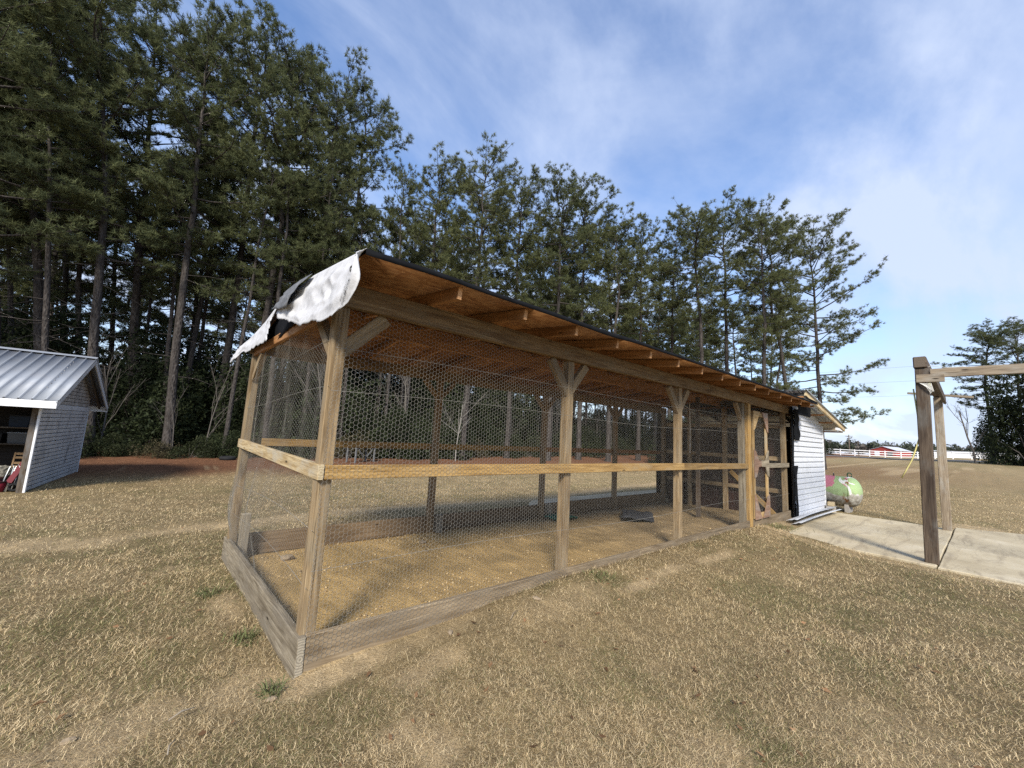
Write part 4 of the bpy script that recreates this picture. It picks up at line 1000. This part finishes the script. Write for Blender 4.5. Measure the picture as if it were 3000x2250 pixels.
PV = [pine(11, cb_=.34, Rr=4.2, nb=60, sub=1.25, dead=20), pine(12, cb_=.40, Rr=4.0, nb=54, sub=1.25, dead=24), pine(13, cb_=.45, Rr=4.0, nb=52, sub=1.25, dead=22),           # 0-2 dense
      pine(21, cb_=.50, Rr=3.3, nb=46, sub=1.2, tone=1, lean=.05), pine(22, cb_=.55, Rr=3.6, nb=46, sub=1.2, tone=1, lean=.04), pine(23, cb_=.47, Rr=3.7, nb=52, sub=1.25, tone=1),   # 3-5 open crowns
      pine(31, cb_=.16, Rr=4.8, nb=62, sub=1.35, tone=1, dead=4, shape=.55), pine(32, cb_=.55, Rr=2.6, nb=34, sub=1.0, dead=20, r0=.16), pine(33, cb_=.50, Rr=2.9, nb=38, sub=1.0, dead=20, r0=.15)]  # 6 low-branched, 7-8 slender
PH = 22.
def tree(name, var, x, y, H, rzr, label, group=None, wide=1.0):
    r_ = root(name, label, 'tree', (x, y, H1(x, y)), rzr, group); s = H / PH
    if x < -.5: r_.rotation_euler = (Matrix.Rotation(-R_(min(7, 2.5 - .9 * x)), 3, 'Y') @ Matrix.Rotation(rzr, 3, 'Z')).to_euler()      # the outer trees lean out over the shed
    obj('trunk', PV[var][0], r_, scale=(s * wide, s * wide, s)); obj('crown', PV[var][1], r_, scale=(s * wide, s * wide, s)); return r_
HERO = [
 (-9.1, 25.6, 25, 1, 'tall dark pine standing behind the far side of the storage shed'),
 (-6.1, 21.1, 22.5, 0, 'massive pine with heavy low boughs right behind the storage shed'),
 (-5.1, 25.1, 23.5, 2, 'dense pine rising between the shed roof and the wood edge'),
 (-3.3, 22.5, 22, 1, 'pine whose grey trunk stands in the dark shrubs beside the shed gable'),
 (-2.3, 26.3, 25.5, 0, 'tall dense pine one row back from the shed gable'),
 (-.7, 22.7, 23, 2, 'thick reddish-trunked pine at the wood edge near the torn roof corner'),
 (1.3, 25.8, 26, 0, 'dark full-crowned pine above the torn white underlayment'),
 (2.6, 23.6, 25.2, 1, 'dark full-crowned pine behind the coop roof ridge'),
 (5.2, 25.2, 25.6, 2, 'round-topped dark pine ending the dense row above the coop corner'),
 (7.7, 25.5, 26.5, 8, 'slender pine on the edge of the dense row'),
 (11.4, 22.9, 23, 3, 'open-crowned pine with bare lower limbs, one of two above the rafters'),
 (14.5, 20.2, 23, 4, 'leaning open-crowned pine with forked top above the rafters'),
 (19.4, 21.4, 24.4, 5, 'bushy pine beside the leaning pine over the coop roof'),
 (21.1, 18.6, 23.9, 2, 'bushy dark pine with broad flat crown over the coop roof'),
 (25.1, 19.0, 25.4, 5, 'pine between the broad flat crown and the bare-topped pine'),
 (26.4, 17.0, 23, 3, 'thin-limbed pine between the broad crowns over the coop'),
 (30.9, 17.1, 23.2, 5, 'small-headed pine beside the bare-topped pine'),
 (34.7, 16.3, 24.3, 7, 'spindly pine with nearly bare top in the gap of the row'),
 (31.4, 11.5, 23.2, 4, 'tall high-crowned pine with long bare trunk behind the hen house'),
 (34.7, 11.1, 24.5, 5, 'broad tall pine paired with the high-crowned pine behind the hen house'),
 (31.9, 7.4, 21.2, 5, 'straight thick-trunked pine behind the hen house roof'),
 (36.6, 7.2, 22.2, 3, 'pine between the thick-trunked pine and the end pine of the row'),
 (38.9, 5.6, 21.4, 6, 'last pine of the row with drooping boughs over the hen house'),
 (91.5, -3.6, 21.0, 1, 'tall pine beside the road behind the timber frame'), (88.0, -6.2, 20.0, 0, 'second dark pine beside the road right of the timber frame'.replace(' right of', ' past'))]
for k, (x, y, H, v, lab) in enumerate(HERO):
    tree('pine_tree', v, x, y, (H - H1(x, y)) * (.92 if x < 10 else .875 if x < 50 else .97), k * 1.37, lab, 'pines at the wood edge', 1.0 if x < 50 else 1.3)
rng = random.Random(5); pts = [(h_[0], h_[1]) for h_ in HERO]; cnt = 0
def ok(x, y, dmin): return all((x - a) ** 2 + (y - b) ** 2 > dmin * dmin for a, b in pts)
for tries in range(6000):
    if cnt >= 112: break
    x = rng.uniform(-24, 62); y = rng.uniform(22, 62)
    if rng.random() < .16: x = rng.uniform(24, 75); y = rng.uniform(10, 40)
    ang = math.degrees(math.atan2(y + 2.68, x + .73))
    if ang < 15 or ang > 122: continue
    edge = 24.5 if x < 14 else (23.5 - (x - 14) * .25)
    if y < edge or not ok(x, y, 2.6): continue
    if 58 < ang < 75 and False: continue
    pts.append((x, y)); cnt += 1
    H = rng.uniform(17.5, 22.5)
    v = rng.choice([7, 8, 0, 2, 3, 6, 1, 5]); kind = {7: 'slender high-crowned', 8: 'slim straight', 0: 'massive low-boughed', 1: 'dark full-crowned', 2: 'round-headed dark', 3: 'bent open-crowned', 5: 'olive bushy', 6: 'broad low-branched'}[v]
    where = 'deep in the wood behind the shed' if ang > 88 else ('deep in the wood behind the coop roof corner' if ang > 62 else ('deep in the wood behind the coop' if ang > 32 else 'in the back rows behind the hen house'))
    tree('pine_tree', v, x, y, H, rng.random() * 6.28, kind + ' pine ' + where, 'pines deep in the wood')

for k in range(30):                                   # slim trunks crowding the front of the wood beside the shed
    for t_ in range(40):
        x = rng.uniform(-11, 11); y = rng.uniform(21.8, 28.5)
        if ok(x, y, 1.25): break
    pts.append((x, y)); tree('pine_tree', rng.choice([7, 8]), x, y, rng.uniform(15, 20.5), rng.random() * 6.28, 'slim bare-trunked pine crowded at the wood edge ' + ('beside the shed' if x < -.5 else 'behind the near end of the coop'), 'slim pines at the wood edge', rng.uniform(.8, 1.0))
def shrub_mesh(seed, rx, rzz, nleaf, lo, hi, ls=.058):
    rng_ = np.random.RandomState(seed); nc = 26
    C0 = rng_.normal(size=(nc, 3)); C0 /= np.linalg.norm(C0, axis=1)[:, None]; C0 *= rng_.uniform(.25, 1., nc)[:, None] ** .6
    C0[:, 2] = np.abs(C0[:, 2]) * .95; rad = rng_.uniform(.22, .42, nc); ci = rng_.randint(0, nc, nleaf)
    d = rng_.normal(size=(nleaf, 3)); d /= np.linalg.norm(d, axis=1)[:, None]; P = C0[ci] + d * (rad[ci] * rng_.uniform(.4, 1.05, nleaf) ** .5)[:, None]
    P = P[P[:, 2] > -.02]; n = len(P); P = P * np.array([rx, rx, rzz]); a = rng_.normal(size=(n, 3)); a /= np.linalg.norm(a, axis=1)[:, None]
    b = np.cross(a, rng_.normal(size=(n, 3))); b /= np.linalg.norm(b, axis=1)[:, None]; l = rng_.uniform(.6, 1.4, n)[:, None] * ls
    V = np.stack([P - a * l, P + b * l * .45, P + a * l, P - b * l * .45], 1).reshape(-1, 3); k_ = rng_.rand(n)[:, None] ** 1.4; col = lo * (1 - k_) + hi * k_
    st = MB()
    for j in range(9):
        e = C0[j] * np.array([rx, rx, rzz]); st.tube([(rng_.normal() * .06, rng_.normal() * .06, -.2), e * np.array([.4, .4, .5]), e], [.03, .02, .008], 4)
    return mesh_arr('foliage', V, [np.arange(n * 4).reshape(-1, 4)], M['leaf'], np.repeat(col, 4, 0)), st.mesh('stems', M['sapling'])
SV = [shrub_mesh(1, 1.7, 2.3, 8600, np.array((.018, .025, .012)), np.array((.062, .078, .034))), shrub_mesh(2, 1.5, 3.2, 9200, np.array((.017, .024, .012)), np.array((.055, .07, .03))),
      shrub_mesh(3, 2.0, 1.7, 8600, np.array((.02, .026, .013)), np.array((.066, .076, .034))), shrub_mesh(4, 1.4, 1.3, 2600, np.array((.05, .045, .025)), np.array((.13, .11, .06)))]
def shrub(v, x, y, s, rzr, label, group, zs=1.):
    r_ = root('shrub', label, 'shrub', (x, y, H1(x, y)), rzr, group); obj('foliage', SV[v][0], r_, scale=(s, s, s * zs)); obj('stems', SV[v][1], r_, scale=(s, s, s * zs))
x = -15.
while x < 52:
    edge = 21.2 if x < 14 else 22.2 + .06 * (x - 14)
    y = edge + rng.uniform(-.2, 1.6); v = rng.choice([0, 1, 2, 0, 3, 3] if x > 3 else [0, 2, 3, 3]); where = 'beside the storage shed' if x < -1 else ('behind the near half of the coop' if x < 13 else 'behind the far half of the coop')
    shrub(v, x, y, rng.uniform(.8, 1.2) * (.62 if x < 3 else 1), rng.random() * 6, ['rounded dark evergreen shrub', 'tall dark evergreen shrub', 'spreading dark evergreen shrub', 'brownish twiggy shrub'][v] + ' at the wood edge ' + where, 'shrubs along the wood edge')
    x += rng.uniform(1.0, 1.9)
for k in range(126):
    x = rng.uniform(-20, 60) if k < 100 else rng.uniform(-16, 4); y = rng.uniform(24.0, 40); v = rng.choice([0, 1, 2, 1]); shrub(v, x, y, rng.uniform(1.2, 2.0), rng.random() * 6, ['rounded', 'tall', 'spreading'][v] + ' evergreen undergrowth deep among the pines ' + ('behind the shed' if x < 0 else 'behind the coop'), 'undergrowth shrubs deep in the wood', rng.uniform(.9, 1.3))
for k, (x, y) in enumerate([(10, 31), (12, 33.5), (14, 36), (16, 33.5), (18.5, 36.5), (8, 33)]):
    shrub(1, x, y, 2.1, k * 2.1, 'very tall evergreen thicket deep among the pines behind the coop', 'undergrowth shrubs deep in the wood', 1.3)
for k, (x, y, s) in enumerate([(34, 10, 1.0), (38, 12, 1.2), (42, 9.5, 1.3), (44, 13, 1.3), (30, 13.5, 1.1), (48, 16, 1.4), (40, 17, 1.3), (36, 14.5, 1.2)]):
    shrub(k % 3, x, y, s, k * 1.1, 'dark shrub under the pines behind the hen house', 'shrubs behind the hen house', 1.2)
for x, y, s, lab in ((112, 20, .9, 'scraggly dark shrub at the end of the white fence'), (113, 22.5, 1.1, 'taller dark shrub beside the white fence end')):
    shrub(1, x, y, s, x, lab, 'shrubs by the fence')
for k, (x, y, s, zs) in enumerate([(88.5, -5.4, 2.4, 1.25), (93, -3.3, 1.6, 1.0), (85, -7.0, 3.0, 1.5)]):
    shrub(1, x, y, s, k, ['large dark evergreen beside the roadside pines', 'lower dark evergreen at the foot of the roadside pines', 'tall dark cedar-like evergreen past the roadside pines'][k], 'evergreens by the road', zs)

def bare_tree(seed, H, depth=4, spread=.5, r0=.05):
    rng_ = random.Random(seed); mb_ = MB()
    def grow(p, d, l, r, lev):
        n = 4; pts_ = [p]; q_ = Vector(p); dd = Vector(d)
        for k_ in range(n):
            dd = (dd + Vector((rng_.gauss(0, .1), rng_.gauss(0, .1), rng_.gauss(.02, .06)))).normalized(); q_ = q_ + dd * l / n; pts_.append(tuple(q_))
        mb_.tube(pts_, np.linspace(r, r * .5, n + 1), 5 if lev == 0 else 3)
        if lev < depth:
            for k_ in range(rng_.randint(2, 4) + (3 if lev == 0 else 0)):
                f = rng_.uniform(.35, 1); b = Vector(pts_[min(n, int(f * n))]); nd = (dd + Vector((rng_.gauss(0, spread), rng_.gauss(0, spread), rng_.gauss(.1, spread * .6)))).normalized(); grow(tuple(b), nd, l * rng_.uniform(.35, .6), r * .42, lev + 1)
    grow((0, 0, -.2), Vector((rng_.gauss(0, .06), rng_.gauss(0, .06), 1)), H * .75, r0, 0)
    return mb_.mesh('stem', M['sapling'])
BV = [bare_tree(1, 5.5, 3, .5, .045), bare_tree(2, 6.5, 3, .35, .05), bare_tree(3, 4., 3, .6, .035), bare_tree(4, 8, 4, .55, .10)]
def sapling(v, x, y, s, rzr, label, group): o = obj('bare_sapling', BV[v], None, (x, y, H1(x, y)), (0, 0, rzr), (s, s, s)); setp(o, label, 'sapling', group)
BVp = BV[0].copy(); BVp.materials.clear(); BVp.materials.append(M['palesap']); BV.append(BVp)
sapling(4, 13.6, 19.6, .95, 1, 'pale bare sapling with arching twigs seen through the coop', None)
for k in range(40):
    x = rng.uniform(-14, 46); y = (21.2 if x < 14 else 22.0) + rng.uniform(0, 6.5); v = rng.choice([0, 1, 2, 1]); sapling(v, x, y, rng.uniform(.7, 1.4) * (.65 if x < 2 else 1), rng.random() * 6, ['leafless wide-branching sapling', 'leafless straight grey sapling', 'leafless low sapling'][v] + ' among the shrubs ' + ('beside the shed' if x < 0 else 'behind the coop'), 'bare saplings along the wood edge')
sapling(3, 86.5, -1.9, 1.3, 0, 'leafless spreading tree beside the roadside pine', None)

# far woods behind the fields: one mass
rng_ = np.random.RandomState(4); mbV, mbC, nT = [], [], 0
for k in range(620):
    a = R_(rng_.uniform(-42, 16)); dist = rng_.uniform(330, 470); x = CAM[0] + dist * math.cos(a); y = CAM[1] + dist * math.sin(a)
    Ht = rng_.uniform(5.5, 9) + (3.0 if rng_.rand() < .06 else 0); Rt = rng_.uniform(2.2, 4.2); n = 90
    d = rng_.normal(size=(n, 3)); d /= np.linalg.norm(d, axis=1)[:, None]; c = np.array([x, y, 1.2 + Ht * .58]); P = c + d * np.array([Rt, Rt, Ht * .45]) * rng_.uniform(.5, 1, n)[:, None]
    v = P[:, None] + rng_.normal(size=(n, 3, 3)) * .75; mbV.append(v.reshape(-1, 3)); base = np.array((.085, .095, .065)) if rng_.rand() < .72 else np.array((.14, .125, .11)); mbC.append(np.repeat(base * rng_.uniform(.6, 1.35, (n, 1)), 3, 0))
V = np.concatenate(mbV); o = obj('far_woods', mesh_arr('far_woods', V, [np.arange(len(V)).reshape(-1, 3)], M['leaf'], np.concatenate(mbC))); setp(o, 'low dark line of distant woods along the horizon', 'woods', kind='stuff')

# ------------------------------------------------------------------ far fence, barn, pole, wires, mailbox
fence = root('rail_fence', 'white three-rail fence running along the far side of the road', 'fence', (116, 8, H1(116, 8)))
fy = [-3.6 + 2.44 * k for k in range(13)]; fxs = lambda y: 118.2 - .15 * y
for y in fy: bx('post', fence, fxs(y) - .09 - 116, fxs(y) + .09 - 116, y - .09 - 8, y + .09 - 8, H1(fxs(y), y) - fence.location.z - .2, H1(fxs(y), y) - fence.location.z + 1.42, M['fence'], bev=.01)
for a, b in zip(fy, fy[1:]):
    for z in (.30, .78, 1.25):
        board('rail', fence, (fxs(a) - 116, a + .09 - 8, H1(fxs(a), a) - fence.location.z + z), (fxs(b) - 116, b - .09 - 8, H1(fxs(b), b) - fence.location.z + z), .05, .16, M['fence'], bev=.006)
f2 = root('rail_fence', 'short end panel of white fence turning away beyond the gap', 'fence', (119.2, -5.2, H1(119.2, -5.2)))
for y in (0, -1.3): bx('post', f2, -.09, .09, y - .09, y + .09, -.2, 1.4, M['fence'], bev=.01)
for z in (.30, .78, 1.25): board('rail', f2, (0, -.09, z), (0, -1.21, z), .05, .16, M['fence'], bev=.006)
bxx, byy = 265., 29.; barn = root('barn', 'red gabled barn with pale metal roof beyond the fence', 'barn', (bxx, byy, H1(bxx, byy)), R_(-16))
bx('front_wall', barn, -.1, .1, -5, 5, -.5, 2.6, M['barnred']); bx('back_wall', barn, 13.9, 14.1, -5, 5, -.5, 2.6, M['barnred'])
bx('side_wall', barn, .1, 13.9, -5, -4.8, -.5, 2.6, M['barnred']); bx('side_wall', barn, .1, 13.9, 4.8, 5, -.5, 2.6, M['barnred'])
gb = prism('gable', [(-5, 2.6), (5, 2.6), (0, 4.3)], -.1, .1, M['barnred'], barn, 0); gb.rotation_euler = (PI / 2, 0, PI / 2)
for s_ in (-1, 1): board('roof', barn, (-.5, s_ * 2.65, 3.52), (14.5, s_ * 2.65, 3.52), 5.75, .12, M['barnroof'], up=(0, s_ * .34, 1), bev=.01)
bx('door', barn, -.16, -.102, -3.6, -1.6, -.4, 1.9, M['black']); bx('door', barn, -.16, -.102, 1.4, 3.4, -.4, 1.9, M['trimwhite'])
wb_ = root('low_shed', 'long low white building beyond the fence past the barn', 'building', (200, -1, H1(200, -1)), R_(-5)); bx('wall', wb_, 0, 8, -9, 9, -.5, 1.9, M['trimwhite']); bx('roof', wb_, -.4, 8.4, -9.4, 9.4, 1.903, 2.2, M['barnroof'])
up_ = root('utility_pole', 'thin wooden utility pole standing beyond the white fence', 'utility pole', (150, 22.5, H1(150, 22.5)))
mb = MB(); mb.tube([(0, 0, -.5), (0, 0, 5.5)], [.14, .11], 8, True); obj('pole', mb.mesh('pole', M['poleWood']), up_); board('cross_arm', up_, (0, -.9, 5.1), (0, .9, 5.1), .1, .12, M['poleWood'])
for k, z in enumerate((11.6, 14.1, 16.6)):
    yy = np.linspace(-140, 140, 60); sag = (yy / 140) ** 2 * 1.2; mb = MB(); mb.tube(np.stack([94 + yy * .02, yy, z + sag], -1), .013, 4)
    o = obj('power_line', mb.mesh('power_line', M['cable'])); setp(o, ['lowest of the three thin power lines above the road', 'middle of the three thin power lines above the road', 'highest of the three thin power lines above the road'][k], 'power line', 'power lines along the road')
mbx = root('mailbox', 'small dark mailbox on a post at the roadside', 'mailbox', (96, 12.2, H1(96, 12.2))); bx('post', mbx, -.05, .05, -.05, .05, -.2, 1.05, M['poleWood']); bx('box', mbx, -.28, .28, -.12, .12, 1.052, 1.3, M['black'], bev=.04)

# ------------------------------------------------------------------ clutter on the ground
ct = root('metal_stand', 'grey metal stand with angled braces at the wood edge behind the coop', 'stand', (7.2, 18.9, H1(7.2, 18.9)), .5)
M['stand'] = simple('dull_grey_steel', (.12, .125, .13), .7, .15)
bx('top', ct, -.8, .8, -.35, .35, .86, .92, M['stand'])
for x in (-.7, .7):
    for y in (-.28, .28): bx('leg', ct, x - .035, x + .035, y - .035, y + .035, -.05, .858, M['stand'])
    board('brace', ct, (x * .9, -.28, .82), (x * .2, -.28, .3), .04, .04, M['stand'])
mb = MB(); th = np.linspace(0, 2 * PI, 25); mb.tube(np.stack([.25 * np.cos(th), .25 * np.sin(th), th * 0], -1), .09, 9); o = obj('old_tyre', mb.mesh('old_tyre', M['tyre'], True), None, (1.5, 20.3, H1(1.5, 20.3) + .08)); setp(o, 'black tyre lying flat on red straw at the wood edge', 'tyre')
for k, (x, y, rx, lab) in enumerate([(-.9, .07, .026, 'pale wood chip lying in the sandy patch'), (.95, -.16, .03, 'ochre stone against the front bottom board'), (1.75, -.2, .035, 'pale clod of earth by the front bottom board'), (-.14, -.13, .028, 'reddish clod at the near foot of the end board')]):
    o = obj('stone', lump('stone', rx, rx * .6, rx * .45, M['stone'], 20 + k), None, (x, y, H1(x, y) + .01), (0, 0, k)); setp(o, lab, 'stone')
for k, (x, y, ln_, a, lab) in enumerate([(-.51, -.06, .11, .4, 'short pale stick beside the sandy patch'), (-.55, -.28, .09, 1.3, 'tiny pale twig in the grass below the sandy patch'), (1.42, -.3, .16, .5, 'thin dark twig near the front bottom board')]):
    mb = MB(); mb.tube([(-ln_ / 2, 0, .02), (0, .008, .028), (ln_ / 2, -.004, .022)], [.003, .004, .002], 5, True); o = obj('stick', mb.mesh('stick', M['pale'], True), None, (x, y, H1(x, y) + .015), (0, 0, a)); setp(o, lab, 'stick')

# loose clods and straw on the pen floor
rng_ = np.random.RandomState(21); n = 9500; x = rng_.uniform(.06, 9.2, n) ** 1.0; x = np.where(rng_.rand(n) < .55, rng_.uniform(.06, 3.6, n), x); y = rng_.uniform(.06, W - .06, n); kk = fbm(x * 2.2 + 4, y * 2.2, 3) + rng_.rand(n) * .25 > .62; x, y = x[kk], y[kk]; n = len(x); z = hgt(x, y); s = .004 + .014 * rng_.rand(n) ** 4
oct_ = np.array([(1, 0, 0), (0, 1, 0), (-1, 0, 0), (0, -1, 0), (0, 0, .7), (0, 0, -.5)], float); of = np.array([(0, 1, 4), (1, 2, 4), (2, 3, 4), (3, 0, 4), (1, 0, 5), (2, 1, 5), (3, 2, 5), (0, 3, 5)])
a = rng_.rand(n) * 6.28; ca, sa = np.cos(a), np.sin(a); jit = 1 + rng_.uniform(-.35, .35, (n, 6, 3)); B = oct_[None] * jit * s[:, None, None]
Vx = B[:, :, 0] * ca[:, None] - B[:, :, 1] * sa[:, None] + x[:, None]; Vy = B[:, :, 0] * sa[:, None] + B[:, :, 1] * ca[:, None] + y[:, None]; Vz = B[:, :, 2] + (z + s * .3)[:, None]
cc = np.where(rng_.rand(n)[:, None] < .25, np.array((.28, .20, .115)), np.array((.52, .39, .21))) * rng_.uniform(.65, 1.1, (n, 1))
o = obj('soil_clods', mesh_arr('soil_clods', np.stack([Vx, Vy, Vz], -1).reshape(-1, 3), [(of[None] + np.arange(n)[:, None, None] * 6).reshape(-1, 3)], M['clod'], np.repeat(cc, 6, 0))); setp(o, 'loose clods and small stones on the pen floor', 'soil', kind='stuff')

# ------------------------------------------------------------------ dry grass
def grass(seed):
    r = np.random.RandomState(seed); fwd = math.atan2(.758, .639); N0 = 760000
    # radial density: even near the viewer's feet, thinning as 1/r^2 farther off
    lr = r.rand(N0); ra, rb = 2.5, 27.
    wi = .5 * ra ** 2; wo = ra ** 2 * math.log(rb / ra); tt = lr * (wi + wo)
    rad = np.where(tt < wi, np.sqrt(2 * np.minimum(tt, wi)), ra * np.exp((tt - wi) / ra ** 2)); ang = fwd + (r.rand(N0) - .5) * R_(136)
    x = CAM[0] + rad * np.cos(ang); y = CAM[1] + rad * np.sin(ang)
    s, g_, st = masks(x, y)
    keep = ~pen_mask(x, y + .0) & ~((x > -.02) & (x < L) & (y > -.01) & (y < W + .02))
    keep &= ~((x > 7.33 + .16 * vnoise(x * 0 + 2, y * 4) * vnoise(x * 0 + 7, y * 1.1) + .1 * r.rand(N0) ** 3) & (x < 12.2) & (y < -.35) & (y > -9.2)) & ~((x > 9.3) & (x < 12.1) & (y > -.3) & (y < W))
    keep &= ~((x > 8.3) & (x < 12) & (y > -.4) & (y <= 0)) & ~((x < -2.9) & (y > 11.25) & (y < 15.6))
    keep &= ~((x > 5.9) & (x < 13.5) & (y > 4.3) & (y < 5.05)) & (r.rand(N0) > s * .70) & (r.rand(N0) > st * .75) & (y < 20.5)
    edge_ = (x > .02) & (x < 1.4) & (y > -.28) & (y < 0); keep &= ~edge_ | (r.rand(N0) < .3)
    x, y, rad, s, g_, st = [q_[keep] for q_ in (x, y, rad, s, g_, st)]; n = len(x); z = hgt(x, y)
    far = np.maximum(1, rad / 2.6); pn_ = fbm(x * 3.1, y * 3.1, 3); hn = fbm(x * 1.1 + 3, y * 1.1, 3)
    ln_ = (.016 + .034 * r.rand(n) ** 1.4 + .025 * sstep(.5, .75, hn) * r.rand(n)) * far ** .25 * (1 - .4 * st); wd = (.0005 + .0006 * r.rand(n)) * far ** .80
    tall = r.rand(n) < .015; tilt = np.where(tall, r.uniform(.3, .8, n), r.uniform(.95, 1.6, n)); prefer = 2.2 + 5 * fbm(x * .8, y * .8 + 9, 2); az = np.where(r.rand(n) < .3, prefer + r.normal(size=n) * .7, r.rand(n) * 6.283); cur = r.normal(size=n) * 1.3
    z = z + np.where(tall, 0, r.rand(n) ** 1.5 * .018)
    d0 = np.stack([np.cos(az) * np.sin(tilt * .75), np.sin(az) * np.sin(tilt * .75), np.cos(tilt * .75)], -1); az2 = az + cur
    d1 = np.stack([np.cos(az2) * np.sin(tilt * 1.12), np.sin(az2) * np.sin(tilt * 1.12), np.cos(tilt * 1.12)], -1)
    sd3 = np.stack([-np.sin(az), np.cos(az), 0 * az], -1); b = np.stack([x, y, z - .003], -1); mid = b + d0 * (ln_ * .5)[:, None]; tip = mid + d1 * (ln_ * .55)[:, None]
    w3 = wd[:, None] * sd3; sd4 = np.stack([-np.sin(az2), np.cos(az2), 0 * az], -1) * (wd * .75)[:, None]
    V = np.stack([b - w3, b + w3, mid - sd4, mid + sd4, tip], 1).reshape(-1, 3); k5 = (np.arange(n) * 5)[:, None]
    Q = k5 + np.array([[0, 1, 3, 2]]); Tt = k5 + np.array([[2, 3, 4]])
    k1 = r.rand(n)[:, None]; c = np.array((.86, .70, .43)) * k1 + np.array((.47, .34, .175)) * (1 - k1); dk = (r.rand(n) < .14)[:, None]; c = np.where(dk, np.array((.15, .105, .06)), c)
    c = c * (.80 + .52 * fbm(x * 2.7 + 13, y * 2.7 + 4, 3))[:, None]
    gp = np.clip(g_ * .46 + .06 + .25 * (pn_ - .5), 0, 1); isg = (r.rand(n) < gp)[:, None]; k2 = r.rand(n)[:, None]; c = np.where(isg, np.array((.13, .145, .05)) * k2 + np.array((.29, .275, .125)) * (1 - k2), c)
    c = c * (1 - .8 * st[:, None]) + np.array((.27, .135, .075)) * (.6 + .9 * r.rand(n)[:, None]) * .8 * st[:, None]
    return mesh_arr('grass', V, [Q, Tt], M['blade'], np.repeat(c, 5, 0))
o = obj('grass', grass(33)); setp(o, 'short dormant tan grass with green tufts covering the lawn', 'grass', kind='stuff')
# greener weeds by the boards
def weed(seed, n, ln0, lab, x, y, spread):
    r = np.random.RandomState(seed); mb_ = MB()
    for k_ in range(n):
        a = r.rand() * 6.28; t_ = r.uniform(.5, 1.4); l = ln0 * r.uniform(.5, 1.1); p = np.array([r.normal() * spread, r.normal() * spread, 0]); d = np.array([math.cos(a) * math.sin(t_), math.sin(a) * math.sin(t_), math.cos(t_)]); sdv = np.array([-math.sin(a), math.cos(a), 0]) * .003
        m1 = p + d * l * .5; e = m1 + (d + np.array([0, 0, -.6])) * l * .5; cc_ = np.array((.15, .165, .07)) * r.uniform(.6, 1.4); mb_.add([p - sdv, p + sdv, m1 + sdv, m1 - sdv, e], [[0, 1, 2, 3]], [[3, 2, 4]], cc_)
    o_ = obj('weed', mb_.mesh('weed', M['blade']), None, (x, y, H1(x, y))); setp(o_, lab, 'weed')
weed(1, 90, .14, 'green weed tuft beside the silvery end board', -.16, .72, .05); weed(2, 160, .16, 'broad green weed patch by the coop door', 7.85, -.2, .14); weed(3, 60, .12, 'small green tuft at the near foot of the end board', -.12, -.05, .03)
weed(4, 70, .16, 'thin green tuft at the middle of the end board', -.3, 1.75, .05); weed(6, 90, .10, 'green weed clump by the middle of the front board', 2.6, -.22, .09)

# fallen leaves and straw bits on the lawn
rng_ = np.random.RandomState(77); n = 420; a = math.atan2(.758, .639) + (rng_.rand(n) - .5) * 2.3; rr = 1.0 + 11 * rng_.rand(n) ** 1.3; x = CAM[0] + rr * np.cos(a); y = CAM[1] + rr * np.sin(a)
kk = ~((x > -.1) & (x < 12.3) & (y > -.1) & (y < W + .1)) & ~((x > 7.2) & (y < 0)); x, y = x[kk], y[kk]; n = len(x); z = hgt(x, y) + .018; a = rng_.rand(n) * 6.28; l = rng_.uniform(.012, .032, n); up = rng_.uniform(-.006, .012, (n, 4))
ux, uy = np.cos(a), np.sin(a); V = np.stack([np.stack([x - ux * l, y - uy * l, z + up[:, 0]], -1), np.stack([x + uy * l * .45, y - ux * l * .45, z + up[:, 1]], -1), np.stack([x + ux * l, y + uy * l, z + up[:, 2]], -1), np.stack([x - uy * l * .45, y + ux * l * .45, z + up[:, 3]], -1)], 1).reshape(-1, 3)
cc = np.array((.20, .115, .06)) * rng_.uniform(.5, 1.7, (n, 1)); o = obj('leaf_litter', mesh_arr('leaf_litter', V, [np.arange(n * 4).reshape(-1, 4)], M['blade'], np.repeat(cc, 4, 0))); setp(o, 'small dead brown leaves scattered over the lawn', 'leaves', kind='stuff')
